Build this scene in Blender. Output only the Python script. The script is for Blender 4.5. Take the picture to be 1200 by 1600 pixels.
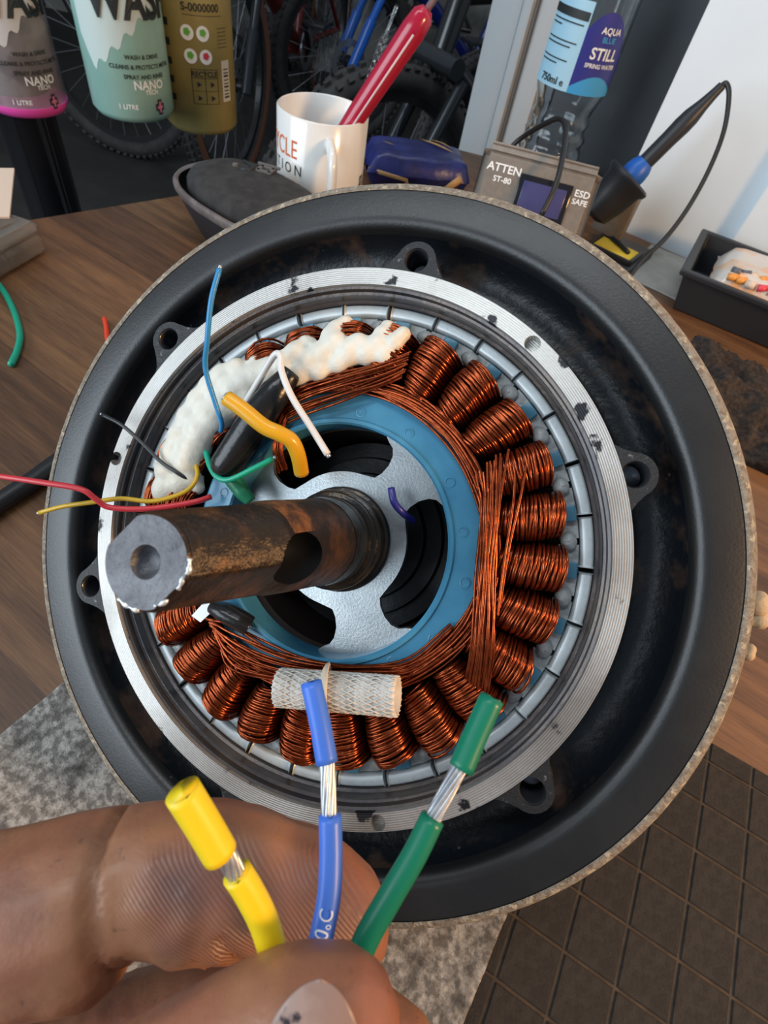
import bpy, bmesh, math, random
from mathutils import Vector, Matrix, Euler
R = math.radians
rnd = random.Random(7)
S = bpy.context.scene
COL = S.collection
for o in list(bpy.data.objects): bpy.data.objects.remove(o)

# ------------------------------------------------------------------ camera
FPX, PX, PY, H = 850.0, 600.0, 750.0, 0.255          # focal length in px (1200 wide frame), principal point, height over the bench
VX = Vector((0.97464507, 0.16989862, 0.14560718))   # camera right, down and forward in the world
VD = Vector((0.22375654, -0.7400492, -0.63423985))
VF = Vector((0.0, 0.6507393, -0.75930123))
CAM = Vector((0, 0, H))
cd = bpy.data.cameras.new('camera'); co = bpy.data.objects.new('camera', cd); COL.objects.link(co)
cd.sensor_fit = 'HORIZONTAL'; cd.sensor_width = 36; cd.lens = FPX / 1200 * 36
cd.shift_x = 0; cd.shift_y = (PY - 800) / 1200
cd.clip_start = 0.01; cd.clip_end = 30
m = Matrix.Identity(4)
for i in range(3):
    m[i][0], m[i][1], m[i][2], m[i][3] = VX[i], -VD[i], -VF[i], CAM[i]
co.matrix_world = m
cd.dof.use_dof = True; cd.dof.focus_distance = 0.150; cd.dof.aperture_fstop = 46
S.camera = co

# ------------------------------------------------------------------ world, lights, exposure
S.view_settings.view_transform = 'Standard'; S.view_settings.look = 'None'
S.view_settings.exposure = 0.0; S.view_settings.gamma = 1.0; S.view_settings.use_curve_mapping = False
w = bpy.data.worlds.new('world'); S.world = w; w.use_nodes = True
w.node_tree.nodes['Background'].inputs[0].default_value = (0.62, 0.72, 0.85, 1)
w.node_tree.nodes['Background'].inputs[1].default_value = 0.32

def area(name, loc, target, sx, sy, power, col):
    l = bpy.data.lights.new(name, 'AREA'); l.shape = 'RECTANGLE'; l.size = sx; l.size_y = sy
    l.energy = power; l.color = col
    o = bpy.data.objects.new(name, l); COL.objects.link(o); o.location = loc
    o.rotation_euler = (Vector(target) - Vector(loc)).to_track_quat('-Z', 'Y').to_euler()
    return o
area('window_light', (-1.9, -1.10, .80), (0, .12, .1), 1.9, 1.6, 58, (.80, .91, 1.0))
area('added_overhead_light', (-.55, .15, 2.1), (-.1, .2, 0), .25, 1.6, 16, (.90, .96, 1.0))  # added overhead area light that puts glints on the copper, no fixture
area('added_rear_light', (.45, .95, 1.9), (.3, .5, 0), 1.2, .2, 14, (.88, .95, 1.0))  # second added overhead light, high over the back of the bench, no fixture
area('work_lamp_light', (.78, -.16, .50), (.16, .08, .02), .16, .16, 8, (1.0, .58, .26))

# ------------------------------------------------------------------ helpers
def at(px, py, depth):                                  # point of the world seen at a pixel, depth in metres along the view axis
    return CAM + (VX * ((px - PX) / FPX) + VD * ((py - PY) / FPX) + VF) * depth
def onz(px, py, z=0.0):
    d = VX * ((px - PX) / FPX) + VD * ((py - PY) / FPX) + VF
    return CAM + d * ((z - H) / d.z)

MATS = {}
def mat(name, c, rough=.5, metal=0.0, c2=None, scale=20, lo=.4, hi=.6, stretch=None, bump=0, bscale=None, trans=0, ior=1.45,
        alpha=1, sss=0, coat=0, detail=4, c3=None, scale3=6, lo3=.55, hi3=.65, coords='Object', emit=0, rough2=None, spec=None, aniso=0):
    if name in MATS: return MATS[name]
    mt = bpy.data.materials.new(name); mt.use_nodes = True
    nt = mt.node_tree; N = nt.nodes; L = nt.links
    b = N['Principled BSDF']
    b.inputs['Base Color'].default_value = (*c, 1); b.inputs['Roughness'].default_value = rough
    b.inputs['Metallic'].default_value = metal; b.inputs['IOR'].default_value = ior
    b.inputs['Transmission Weight'].default_value = trans; b.inputs['Alpha'].default_value = alpha
    b.inputs['Subsurface Weight'].default_value = sss; b.inputs['Coat Weight'].default_value = coat
    if spec is not None: b.inputs['Specular IOR Level'].default_value = spec
    if sss: b.inputs['Subsurface Radius'].default_value = (.006, .002, .001); b.inputs['Subsurface Scale'].default_value = 1
    if emit:
        b.inputs['Emission Color'].default_value = (*c, 1); b.inputs['Emission Strength'].default_value = emit
    tc = N.new('ShaderNodeTexCoord'); src = tc.outputs[coords]
    if stretch:
        mp = N.new('ShaderNodeMapping'); L.new(src, mp.inputs['Vector'])
        mp.inputs['Rotation'].default_value = (0, 0, stretch[3] if len(stretch) > 3 else 0)
        mp.inputs['Scale'].default_value = stretch[:3]; src = mp.outputs[0]
    def noise(sc, det=detail):
        n = N.new('ShaderNodeTexNoise'); n.inputs['Scale'].default_value = sc; n.inputs['Detail'].default_value = det
        n.inputs['Roughness'].default_value = .62
        L.new(src, n.inputs['Vector']); return n.outputs['Fac']
    def ramp(v, a, bb):
        r = N.new('ShaderNodeMapRange'); r.inputs[1].default_value = a; r.inputs[2].default_value = bb
        L.new(v, r.inputs[0]); return r.outputs[0]
    def mix(f, a, bcol):
        x = N.new('ShaderNodeMix'); x.data_type = 'RGBA'; L.new(f, x.inputs[0])
        if isinstance(a, tuple): x.inputs[6].default_value = (*a, 1)
        else: L.new(a, x.inputs[6])
        x.inputs[7].default_value = (*bcol, 1); return x.outputs[2]
    outc = None
    if c2 is not None:
        f = ramp(noise(scale), lo, hi); outc = mix(f, c, c2)
        if rough2 is not None:
            r = N.new('ShaderNodeMapRange'); L.new(f, r.inputs[0]); r.inputs[3].default_value = rough; r.inputs[4].default_value = rough2
            L.new(r.outputs[0], b.inputs['Roughness'])
    if c3 is not None:
        f = ramp(noise(scale3), lo3, hi3); outc = mix(f, outc if outc is not None else c, c3)
    if outc is not None: L.new(outc, b.inputs['Base Color'])
    if bump:
        bn = N.new('ShaderNodeBump'); bn.inputs['Strength'].default_value = bump; bn.inputs['Distance'].default_value = .001
        L.new(noise(bscale or scale), bn.inputs['Height']); L.new(bn.outputs[0], b.inputs['Normal'])
    MATS[name] = mt; mt['_'] = 1
    return mt

def mk(name, V, F, m, parent=None, smooth=True, sharp=None):
    me = bpy.data.meshes.new(name); me.from_pydata([tuple(v) for v in V], [], F); me.update()
    if m: me.materials.append(m)
    if smooth:
        me.shade_smooth()
        if sharp: me.set_sharp_from_angle(angle=R(sharp))
    o = bpy.data.objects.new(name, me); COL.objects.link(o)
    if parent: o.parent = parent
    return o
def tag(o, label=None, cat=None, group=None, kind=None):
    if label: o['label'] = label
    if cat: o['category'] = cat
    if group: o['group'] = group
    if kind: o['kind'] = kind
    return o
def empty(name, loc, label, cat, rz=0, group=None, mw=None):
    o = bpy.data.objects.new(name, None); COL.objects.link(o); o.empty_display_size = .02
    if mw: o.matrix_world = mw
    else: o.location = loc; o.rotation_euler = (0, 0, rz)
    return tag(o, label, cat, group)
def recenter(o, base=True):
    vs = o.data.vertices
    c = sum((v.co for v in vs), Vector()) / len(vs)
    if base: c.z = min(v.co.z for v in vs)
    o.data.transform(Matrix.Translation(-c)); o.location = c
    return o
def join(parts):                                        # list of (V, F) -> one (V, F)
    V, F = [], []
    for v, f in parts:
        k = len(V); V += list(v); F += [tuple(i + k for i in q) for q in f]
    return V, F
def lathe(prof, n=48, a0=0, a1=None, closed=False):
    V, F = [], []; full = a1 is None; cnt = n if full else n + 1
    for i in range(cnt):
        a = a0 + (2 * math.pi * i / n if full else (a1 - a0) * i / n)
        V += [(r * math.cos(a), r * math.sin(a), z) for r, z in prof]
    k = len(prof); rng = range(k if closed else k - 1)
    for i in range(n):
        j = (i + 1) % cnt
        for q in rng:
            p = (q + 1) % k
            F.append((i * k + q, j * k + q, j * k + p, i * k + p))
    if not full and closed:
        F.append(tuple(range(k - 1, -1, -1))); F.append(tuple(n * k + q for q in range(k)))
    return V, F
def frames(P):
    P = [Vector(p) for p in P]; T = []
    for i in range(len(P)):
        t = P[min(i + 1, len(P) - 1)] - P[max(i - 1, 0)]
        T.append(t.normalized() if t.length > 1e-9 else Vector((0, 0, 1)))
    a = Vector((0, 0, 1)) if abs(T[0].z) < .9 else Vector((1, 0, 0))
    u = (a - T[0] * a.dot(T[0])).normalized(); out = []
    for t in T:
        u = (u - t * u.dot(t)).normalized(); out.append((u.copy(), t.cross(u)))
    return P, T, out
def tube(P, r, n=8, cap=True, flat=1.0):
    P, T, fr = frames(P); V, F = [], []
    rr = r if isinstance(r, (list, tuple)) else [r] * len(P)
    for p, q, (u, v) in zip(P, rr, fr):
        for i in range(n):
            a = 2 * math.pi * i / n; V.append(p + u * (q * math.cos(a)) + v * (q * flat * math.sin(a)))
    for i in range(len(P) - 1):
        for j in range(n):
            k = (j + 1) % n; F.append((i * n + j, i * n + k, (i + 1) * n + k, (i + 1) * n + j))
    if cap:
        F.append(tuple(range(n - 1, -1, -1))); F.append(tuple((len(P) - 1) * n + j for j in range(n)))
    return V, F
def spline(P, k=6):                                     # Catmull-Rom through points
    P = [Vector(p) for p in P]; Q = [P[0] * 2 - P[1]] + P + [P[-1] * 2 - P[-2]]; out = []
    for i in range(1, len(Q) - 2):
        a, b, c, d = Q[i - 1:i + 3]
        for j in range(k):
            t = j / k
            out.append(.5 * ((2 * b) + (c - a) * t + (2 * a - 5 * b + 4 * c - d) * t * t + (3 * b - a - 3 * c + d) * t ** 3))
    out.append(P[-1]); return out
def box(sx, sy, sz, c=(0, 0, 0), bev=0, seg=2, rz=0):   # centred in x/y, standing on z
    bm = bmesh.new(); bmesh.ops.create_cube(bm, size=1)
    bmesh.ops.scale(bm, vec=(sx, sy, sz), verts=bm.verts)
    if bev: bmesh.ops.bevel(bm, geom=bm.edges[:], offset=bev, segments=seg, affect='EDGES', profile=.5)
    bmesh.ops.translate(bm, vec=(0, 0, sz / 2), verts=bm.verts)
    if rz: bmesh.ops.rotate(bm, cent=(0, 0, 0), matrix=Matrix.Rotation(rz, 3, 'Z'), verts=bm.verts)
    bmesh.ops.translate(bm, vec=c, verts=bm.verts)
    bm.verts.index_update()
    V = [v.co.copy() for v in bm.verts]; F = [tuple(v.index for v in f.verts) for f in bm.faces]; bm.free()
    return V, F
def prism(poly, z0, z1):
    n = len(poly); V = [(x, y, z0) for x, y in poly] + [(x, y, z1) for x, y in poly]
    F = [tuple(range(n - 1, -1, -1)), tuple(range(n, 2 * n))]
    F += [(i, (i + 1) % n, n + (i + 1) % n, n + i) for i in range(n)]
    return V, F
def xf(vf, mtx): return [mtx @ Vector(v) for v in vf[0]], vf[1]
def holed(outer, holes, z0, z1):                        # flat plate with holes (filled 2D curve)
    cu = bpy.data.curves.new('t', 'CURVE'); cu.dimensions = '2D'; cu.fill_mode = 'BOTH'; cu.extrude = (z1 - z0) / 2
    for pl in [outer] + holes:
        sp = cu.splines.new('POLY'); sp.points.add(len(pl) - 1); sp.use_cyclic_u = True
        for p, (x, y) in zip(sp.points, pl): p.co = (x, y, 0, 1)
    o = bpy.data.objects.new('t', cu); COL.objects.link(o)
    me = bpy.data.meshes.new_from_object(o)
    V = [(v.co.x, v.co.y, v.co.z + (z0 + z1) / 2) for v in me.vertices]; F = [tuple(p.vertices) for p in me.polygons]
    bpy.data.objects.remove(o); bpy.data.curves.remove(cu); bpy.data.meshes.remove(me)
    return V, F
def arc(r, a0, a1, n): return [(r * math.cos(R(a0 + (a1 - a0) * i / n)), r * math.sin(R(a0 + (a1 - a0) * i / n))) for i in range(n + 1)]
def text(s, size, fn=None, align='CENTER', res=3, bold=.02):      # flat lettering, each vertex mapped by fn(x, y)
    cu = bpy.data.curves.new('t', 'FONT'); cu.body = s; cu.size = size; cu.align_x = align; cu.align_y = 'CENTER'; cu.resolution_u = res; cu.offset = size * bold
    o = bpy.data.objects.new('t', cu); COL.objects.link(o)
    me = bpy.data.meshes.new_from_object(o)
    V = [fn(v.co.x, v.co.y) if fn else (v.co.x, v.co.y, 0) for v in me.vertices]; F = [tuple(p.vertices) for p in me.polygons]
    bpy.data.objects.remove(o); bpy.data.curves.remove(cu); bpy.data.meshes.remove(me)
    return V, F
def blob(name, balls, voxel, m, parent=None, smooth=4, sub=0, disp=None):   # one continuous surface through many balls (x,y,z,r)
    parts = []
    bm = bmesh.new(); bmesh.ops.create_icosphere(bm, subdivisions=2, radius=1)
    sv = [v.co.copy() for v in bm.verts]; sf = [tuple(v.index for v in f.verts) for f in bm.faces]; bm.free()
    for b in balls:
        p = Vector(b[:3]); parts.append(([p + v * b[3] for v in sv], sf))
    V, F = join(parts); o = mk(name, V, F, m, None)
    md = o.modifiers.new('r', 'REMESH'); md.mode = 'VOXEL'; md.voxel_size = voxel; md.use_smooth_shade = True
    md = o.modifiers.new('s', 'SMOOTH'); md.factor = .5; md.iterations = smooth
    if sub: md = o.modifiers.new('u', 'SUBSURF'); md.levels = sub; md.render_levels = sub
    dg = bpy.context.evaluated_depsgraph_get(); dg.update()
    me = bpy.data.meshes.new_from_object(o.evaluated_get(dg)); o.modifiers.clear(); o.data = me
    me.shade_smooth(); 
    if not me.materials: me.materials.append(m)
    if parent: o.parent = parent
    return o
def chain(pts, k=6):                                    # interpolate (x,y,z,r) balls along a limb
    out = []
    for a, b in zip(pts, pts[1:]):
        for j in range(k): out.append(tuple(a[i] + (b[i] - a[i]) * j / k for i in range(4)))
    out.append(tuple(pts[-1])); return out

# ------------------------------------------------------------------ materials
def wood_mat():
    mt = bpy.data.materials.new('walnut_laminate'); mt.use_nodes = True; N = mt.node_tree.nodes; L = mt.node_tree.links
    b = N['Principled BSDF']; tc = N.new('ShaderNodeTexCoord')
    mp = N.new('ShaderNodeMapping'); mp.inputs['Rotation'].default_value = (0, 0, R(26)); L.new(tc.outputs['Object'], mp.inputs[0])
    sx = N.new('ShaderNodeSeparateXYZ'); L.new(mp.outputs[0], sx.inputs[0])
    fl = N.new('ShaderNodeMath'); fl.operation = 'MULTIPLY'; fl.inputs[1].default_value = 17; L.new(sx.outputs[1], fl.inputs[0])
    f2 = N.new('ShaderNodeMath'); f2.operation = 'FLOOR'; L.new(fl.outputs[0], f2.inputs[0])
    wn = N.new('ShaderNodeTexWhiteNoise'); wn.noise_dimensions = '1D'; L.new(f2.outputs[0], wn.inputs['W'])
    def nz(scale, st, det=6):
        m2 = N.new('ShaderNodeMapping'); m2.inputs['Scale'].default_value = st; L.new(mp.outputs[0], m2.inputs[0])
        n = N.new('ShaderNodeTexNoise'); n.inputs['Scale'].default_value = scale; n.inputs['Detail'].default_value = det; n.inputs['Roughness'].default_value = .65
        L.new(m2.outputs[0], n.inputs['Vector']); return n.outputs['Fac']
    a = nz(14, (.5, 6, 1)); c = nz(130, (.35, 7, 1)); 
    def mth(op, x, y):
        q = N.new('ShaderNodeMath'); q.operation = op
        for i, z in enumerate((x, y)):
            if isinstance(z, (int, float)): q.inputs[i].default_value = z
            else: L.new(z, q.inputs[i])
        return q.outputs[0]
    v = mth('ADD', mth('MULTIPLY', wn.outputs[0], .22), mth('ADD', mth('MULTIPLY', a, .75), mth('MULTIPLY', c, .45)))
    r = N.new('ShaderNodeValToRGB'); L.new(v, r.inputs[0]); e = r.color_ramp.elements
    e[0].position = .42; e[0].color = (.026, .011, .0045, 1); e[1].position = .98; e[1].color = (.25, .118, .047, 1)
    x = e.new(.68); x.color = (.110, .048, .020, 1)
    L.new(r.outputs[0], b.inputs['Base Color']); b.inputs['Roughness'].default_value = .48
    bp = N.new('ShaderNodeBump'); bp.inputs['Strength'].default_value = .12; bp.inputs['Distance'].default_value = .001
    L.new(c, bp.inputs['Height']); L.new(bp.outputs[0], b.inputs['Normal'])
    return mt
M_wood = wood_mat()
M_wall = mat('white_paint', (.74, .80, .84), .55, c2=(.66, .73, .77), scale=3)
M_wallb = mat('pale_grey_render', (.30, .295, .275), .8, c2=(.10, .10, .095), scale=2.2, lo=.42, hi=.6)
M_floor = mat('dark_floor', (.020, .0195, .0175), .7, c2=(.030, .029, .026), scale=5, bump=.2, bscale=40)
M_panel = mat('charcoal_panel', (.035, .042, .048), .45, c2=(.045, .053, .06), scale=4)
M_pvc = mat('white_window_profile', (.40, .42, .43), .4)
M_pvcd = mat('grey_gasket', (.12, .13, .14), .5)
M_black = mat('black_paint', (.012, .015, .018), .42, c2=(.028, .030, .032), scale=60, lo=.55, hi=.8, rough2=.6, c3=(.16, .17, .18), scale3=220, lo3=.74, hi3=.78, bump=.12, bscale=600)
M_flange = mat('dull_black_flange', (.0085, .009, .010), .40, spec=.75, c2=(.013, .0135, .014), scale=35, c3=(.11, .11, .11), scale3=170, lo3=.745, hi3=.79, bump=.10, bscale=900)
M_trough = mat('grimy_black_trough', (.006, .008, .011), .38, c2=(.075, .040, .025), scale=28, lo=.54, hi=.70, c3=(.14, .16, .18), scale3=150, lo3=.70, hi3=.76, rough2=.7, bump=.4, bscale=160)
M_edge = mat('scraped_rim_edge', (.29, .25, .20), .7, c2=(.20, .15, .105), scale=420, lo=.45, hi=.62, c3=(.50, .42, .30), scale3=260, lo3=.55, hi3=.62, bump=1, bscale=700)
def ring_mat():
    mt = bpy.data.materials.new('machined_aluminium'); mt.use_nodes = True; N = mt.node_tree.nodes; L = mt.node_tree.links
    b = N['Principled BSDF']; tc = N.new('ShaderNodeTexCoord'); sp = N.new('ShaderNodeSeparateXYZ'); L.new(tc.outputs['Object'], sp.inputs[0])
    cb = N.new('ShaderNodeCombineXYZ'); L.new(sp.outputs[0], cb.inputs[0]); L.new(sp.outputs[1], cb.inputs[1])
    ln = N.new('ShaderNodeVectorMath'); ln.operation = 'LENGTH'; L.new(cb.outputs[0], ln.inputs[0])
    mu = N.new('ShaderNodeMath'); mu.operation = 'MULTIPLY'; mu.inputs[1].default_value = 2 * math.pi / .00085; L.new(ln.outputs['Value'], mu.inputs[0])
    sn = N.new('ShaderNodeMath'); sn.operation = 'SINE'; L.new(mu.outputs[0], sn.inputs[0])
    n1 = N.new('ShaderNodeTexNoise'); n1.inputs['Scale'].default_value = 65; n1.inputs['Detail'].default_value = 5; L.new(tc.outputs['Object'], n1.inputs['Vector'])
    n2 = N.new('ShaderNodeTexNoise'); n2.inputs['Scale'].default_value = 700; n2.inputs['Detail'].default_value = 2; L.new(tc.outputs['Object'], n2.inputs['Vector'])
    r1 = N.new('ShaderNodeMapRange'); r1.inputs[1].default_value = .62; r1.inputs[2].default_value = .65; L.new(n1.outputs[0], r1.inputs[0])
    gr = N.new('ShaderNodeMapRange'); gr.inputs[1].default_value = -1; gr.inputs[2].default_value = 1; gr.inputs[3].default_value = .34; gr.inputs[4].default_value = .66; L.new(sn.outputs[0], gr.inputs[0])
    ad = N.new('ShaderNodeMath'); ad.operation = 'MULTIPLY_ADD'; L.new(n2.outputs[0], ad.inputs[0]); ad.inputs[1].default_value = .35; L.new(gr.outputs[0], ad.inputs[2])
    rp = N.new('ShaderNodeValToRGB'); L.new(ad.outputs[0], rp.inputs[0])
    rp.color_ramp.elements[0].position = .3; rp.color_ramp.elements[0].color = (.40, .39, .365, 1); rp.color_ramp.elements[1].position = .9; rp.color_ramp.elements[1].color = (.61, .60, .575, 1)
    mx = N.new('ShaderNodeMix'); mx.data_type = 'RGBA'; n3 = N.new('ShaderNodeTexNoise'); n3.inputs['Scale'].default_value = 17; n3.inputs['Detail'].default_value = 6; L.new(tc.outputs['Object'], n3.inputs['Vector'])
    r3 = N.new('ShaderNodeMapRange'); r3.inputs[1].default_value = .46; r3.inputs[2].default_value = .66; r3.inputs[4].default_value = .75; L.new(n3.outputs[0], r3.inputs[0])
    m3 = N.new('ShaderNodeMix'); m3.data_type = 'RGBA'; L.new(r3.outputs[0], m3.inputs[0]); L.new(rp.outputs[0], m3.inputs[6]); m3.inputs[7].default_value = (.20, .17, .145, 1)
    L.new(r1.outputs[0], mx.inputs[0]); L.new(m3.outputs[2], mx.inputs[6]); mx.inputs[7].default_value = (.03, .03, .035, 1)
    L.new(mx.outputs[2], b.inputs['Base Color']); b.inputs['Roughness'].default_value = .42; b.inputs['Metallic'].default_value = .72
    bp = N.new('ShaderNodeBump'); bp.inputs['Strength'].default_value = .22; bp.inputs['Distance'].default_value = .0003; L.new(sn.outputs[0], bp.inputs['Height']); L.new(bp.outputs[0], b.inputs['Normal'])
    return mt
M_ring = ring_mat()
M_step = mat('dark_turned_steel', (.085, .08, .085), .38, .6, c2=(.16, .13, .11), scale=25, lo=.4, hi=.7, bump=.2, bscale=300)
M_lug = mat('worn_lug', (.022, .023, .025), .5, .2, c2=(.22, .22, .22), scale=320, lo=.6, hi=.72, bump=.4, bscale=500)
M_steel = mat('dark_thread_steel', (.14, .15, .17), .3, .8)
M_hole = mat('hole_dark', (.008, .008, .009), .6)
M_mag = mat('nickel_plate', (.60, .65, .66), .42, .35, c2=(.48, .53, .55), scale=180, lo=.5, hi=.7, c3=(.10, .09, .08), scale3=600, lo3=.72, hi3=.76)
M_tooth = mat('grey_epoxy', (.26, .28, .28), .5, .1, c2=(.40, .42, .42), scale=150, bump=.4, bscale=250)
M_tab = mat('blue_insulation_film', (.06, .20, .30), .35)
M_blue = mat('blue_plastic', (.042, .185, .31), .30, c2=(.055, .23, .37), scale=40, coat=.15, sss=.0)
M_plate = mat('zinc_plate', (.38, .41, .42), .36, .85, c2=(.28, .31, .33), scale=40, lo=.4, hi=.65, stretch=(1, 1, 1, 0), bump=.1, bscale=900, c3=(.62, .57, .40), scale3=45, lo3=.66, hi3=.74)
M_core = mat('dark_core', (.02, .012, .010), .6)
M_cop = mat('enamelled_copper', (.36, .078, .024), .26, .88, c2=(.20, .036, .013), scale=350, lo=.4, hi=.65)
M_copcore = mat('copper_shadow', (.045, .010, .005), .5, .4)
M_seal = mat('cream_silicone', (.74, .70, .60), .45, c2=(.66, .60, .48), scale=50, lo=.5, hi=.7, c3=(.10, .09, .08), scale3=110, lo3=.76, hi3=.79, bump=.5, bscale=120, sss=.05)
M_axle = mat('rusty_black_axle', (.028, .019, .013), .42, .45, c2=(.13, .055, .018), scale=55, lo=.48, hi=.66, bump=.8, bscale=170, c3=(.20, .12, .06), scale3=420, lo3=.66, hi3=.74)
M_rust = mat('orange_rust', (.20, .075, .022), .75, .1, c2=(.05, .022, .01), scale=170, bump=1, bscale=260)
M_tip = mat('sawn_steel_end', (.145, .148, .16), .5, .5, c2=(.085, .085, .095), scale=90, lo=.4, hi=.65, bump=.5, bscale=260)
M_tipx = mat('bright_burr', (.75, .78, .78), .35, .6)
M_shaft = mat('oily_black_shaft', (.016, .016, .016), .22, .5, c2=(.05, .035, .02), scale=60, lo=.5, hi=.7, bump=.15, bscale=300)
M_sleeve = mat('black_heatshrink', (.012, .012, .013), .26, bump=.7, bscale=45)
M_gsleeve = mat('green_heatshrink', (.012, .16, .075), .35, bump=.3, bscale=80)
def wire(n, c, r=.35): return mat(n, c, r, coat=.1)
M_wblue = wire('sky_blue_pvc', (.03, .24, .52)); M_wred = wire('red_pvc', (.62, .035, .045)); M_wyel = wire('yellow_pvc', (.62, .37, .02))
M_wblk = wire('black_pvc', (.02, .022, .026)); M_wgrn = wire('green_pvc', (.01, .33, .20)); M_wwht = wire('white_pvc', (.72, .69, .66))
M_amber = wire('amber_sleeve', (.70, .36, .015), .25); M_navy = wire('dark_blue_pvc', (.022, .022, .20))
M_tin = mat('tinned_strands', (.66, .69, .72), .33, .75, c2=(.45, .47, .50), scale=200)
M_ylead = mat('yellow_silicone', (.86, .62, .012), .42, sss=.05); M_blead = mat('blue_silicone', (.055, .17, .66), .38, sss=.05); M_glead = mat('green_silicone', (.004, .17, .095), .36, sss=.04)
M_print = mat('white_print', (.75, .82, .92), .5)
M_white = mat('glazed_white', (.76, .75, .72), .18, coat=.3, c2=(.70, .68, .64), scale=8)
M_dark = mat('dark_plastic', (.018, .020, .024), .42, bump=.15, bscale=400)
M_fab = mat('charcoal_fabric', (.022, .020, .020), .85, c2=(.038, .034, .033), scale=90, bump=.5, bscale=700)
M_rimp = mat('taupe_piping', (.10, .08, .075), .5, c2=(.17, .14, .13), scale=60)
M_stn = mat('bronze_grey_plastic', (.20, .175, .15), .42, .3, c2=(.23, .20, .17), scale=200)
M_scr = mat('lcd_glass', (.012, .012, .016), .12); M_lcd = mat('lcd_panel', (.055, .055, .15), .2)
M_ink = mat('black_ink', (.02, .025, .025), .5); M_orange = mat('orange_ink', (.75, .16, .05), .5); M_whink = mat('white_ink', (.8, .82, .82), .5)
M_gold = mat('gold_foil_print', (.34, .21, .08), .35, .4)
M_navyf = mat('navy_foil', (.010, .014, .085), .3, bump=.6, bscale=70, c2=(.016, .024, .14), scale=40)
M_cable = mat('black_rubber_cable', (.014, .014, .015), .4)
M_spg = mat('yellow_sponge', (.62, .48, .05), .9, bump=.6, bscale=400)
M_handle = mat('blue_grip', (.012, .10, .42), .4)
M_clear = mat('clear_pet', (.93, .96, .97), .04, trans=1, ior=1.35)
M_frost = mat('frosted_polypropylene', (.86, .81, .75), .22, trans=.92, ior=1.25)
M_carton = mat('pale_card', (.68, .53, .42), .7)
M_alu = mat('bare_aluminium', (.55, .57, .58), .35, .8)

# ------------------------------------------------------------------ setting
def wallbox(name, p, ang, length, z0, z1, th, m):       # box with one vertical face starting at p, running at angle
    o = mk(name, *box(length, th, z1 - z0, (length / 2, th / 2, 0)), m, smooth=False)
    o.location = (p[0], p[1], z0); o.rotation_euler = (0, 0, R(ang)); o['kind'] = 'structure'; return o
FZ = -.75
o = mk('floor', *box(12, 9, .05, (-.8, 1.2, FZ - .05)), M_floor, smooth=False); o['kind'] = 'structure'
wallbox('wall_right', (.190, .690), -27, 1.5, FZ, 1.6, .045, M_wall)
wallbox('trim_2', (.19 + .13 * math.cos(R(27)) - .454 * .0115, .69 - .13 * math.sin(R(27)) - .891 * .0115), -27, .07, .005, 1.6, .011, M_wall)
wallbox('wall_alcove', (.096, .815), -27, 1.0, FZ, 1.6, .03, M_panel)
wallbox('wall_back', (-5.5, 4.0), 0, 8, FZ, 1.6, .08, M_wallb)
fr = mk('trim_1', *join([box(.036, .05, 2.55, (.018, .025, 0), .003), box(.012, .056, 2.55, (.0425, .024, 0), .003),
                         box(.026, .044, 2.55, (.0620, .030, 0), .003)]), M_pvc, sharp=30)
fr.location = (-.003, .860, FZ); fr.rotation_euler = (0, 0, R(-27)); fr.scale = (1.14, 1, 1); fr['kind'] = 'structure'
g = mk('gasket', *join([box(.012, .03, 2.55, (.0815, .035, 0)), box(.003, .05, 2.55, (.0495, .028, 0))]), M_pvcd, fr, smooth=False)

# workbench
bench = empty('workbench', (0, 0, FZ), 'walnut-brown laminate workbench the hub motor wheel lies on', 'workbench')
top = mk('top', *prism([(-.80, -.50), (1.0, -.50), (1.0, .265), (.187, .680), (.182, .750), (.090, .802), (.000, .809), (-.80, -.113)], -.03, 0), M_wood, bench, smooth=False); top.location.z = -FZ
for x, y in [(-.72, -.42), (.9, -.42), (-.70, -.10), (.04, .74)]:
    mk('leg', *box(.05, .05, -FZ - .03, (x, y, 0)), M_dark, bench, smooth=False)

# ------------------------------------------------------------------ grey towel under the wheel, dark towel, grey cloth
def cloth(name, poly_o, ang, su, sv, n, m_, hgt, th, label, cat, seed, hole=None, fq=9, fuzz=.0008):
    from mathutils import noise as mn
    V, F = [], []; nu = n; nv = max(4, int(n * sv / su))
    for i in range(nu + 1):
        for j in range(nv + 1):
            u, v = i / nu * su, j / nv * sv
            e = min(u, su - u, v, sv - v)
            p = Vector((u * fq + seed, v * fq, seed)); z = hgt * max(0, mn.fractal(p * 1.0, 1, 2, 3) * .8 + .35)
            z += fuzz * mn.noise(Vector((u * 900, v * 900, seed))) + fuzz * .9
            if hole: 
                d = math.hypot(u - hole[0], v - hole[1]); z *= min(1, max(0, (d - hole[2]) / .05))
            wx = .0022 * mn.noise(Vector((u * 30, v * 30, 9 + seed)))
            V.append((u + wx, v + wx, z + th))
    k = nv + 1
    F = [(i * k + j, (i + 1) * k + j, (i + 1) * k + j + 1, i * k + j + 1) for i in range(nu) for j in range(nv)]
    nV = len(V); edge = [(i, 0) for i in range(nu)] + [(nu, j) for j in range(nv)] + [(i, nv) for i in range(nu, 0, -1)] + [(0, j) for j in range(nv, 0, -1)]
    idx = [i * k + j for i, j in edge]
    V += [(V[q][0], V[q][1], .0003) for q in idx]; L_ = len(idx)
    F += [(idx[(t + 1) % L_], idx[t], nV + t, nV + (t + 1) % L_) for t in range(L_)]
    F.append(tuple(nV + t for t in range(L_ - 1, -1, -1)))
    o = mk(name, V, F, m_); o.location = (poly_o[0], poly_o[1], 0); o.rotation_euler = (0, 0, R(ang))
    return tag(o, label, cat)
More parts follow.
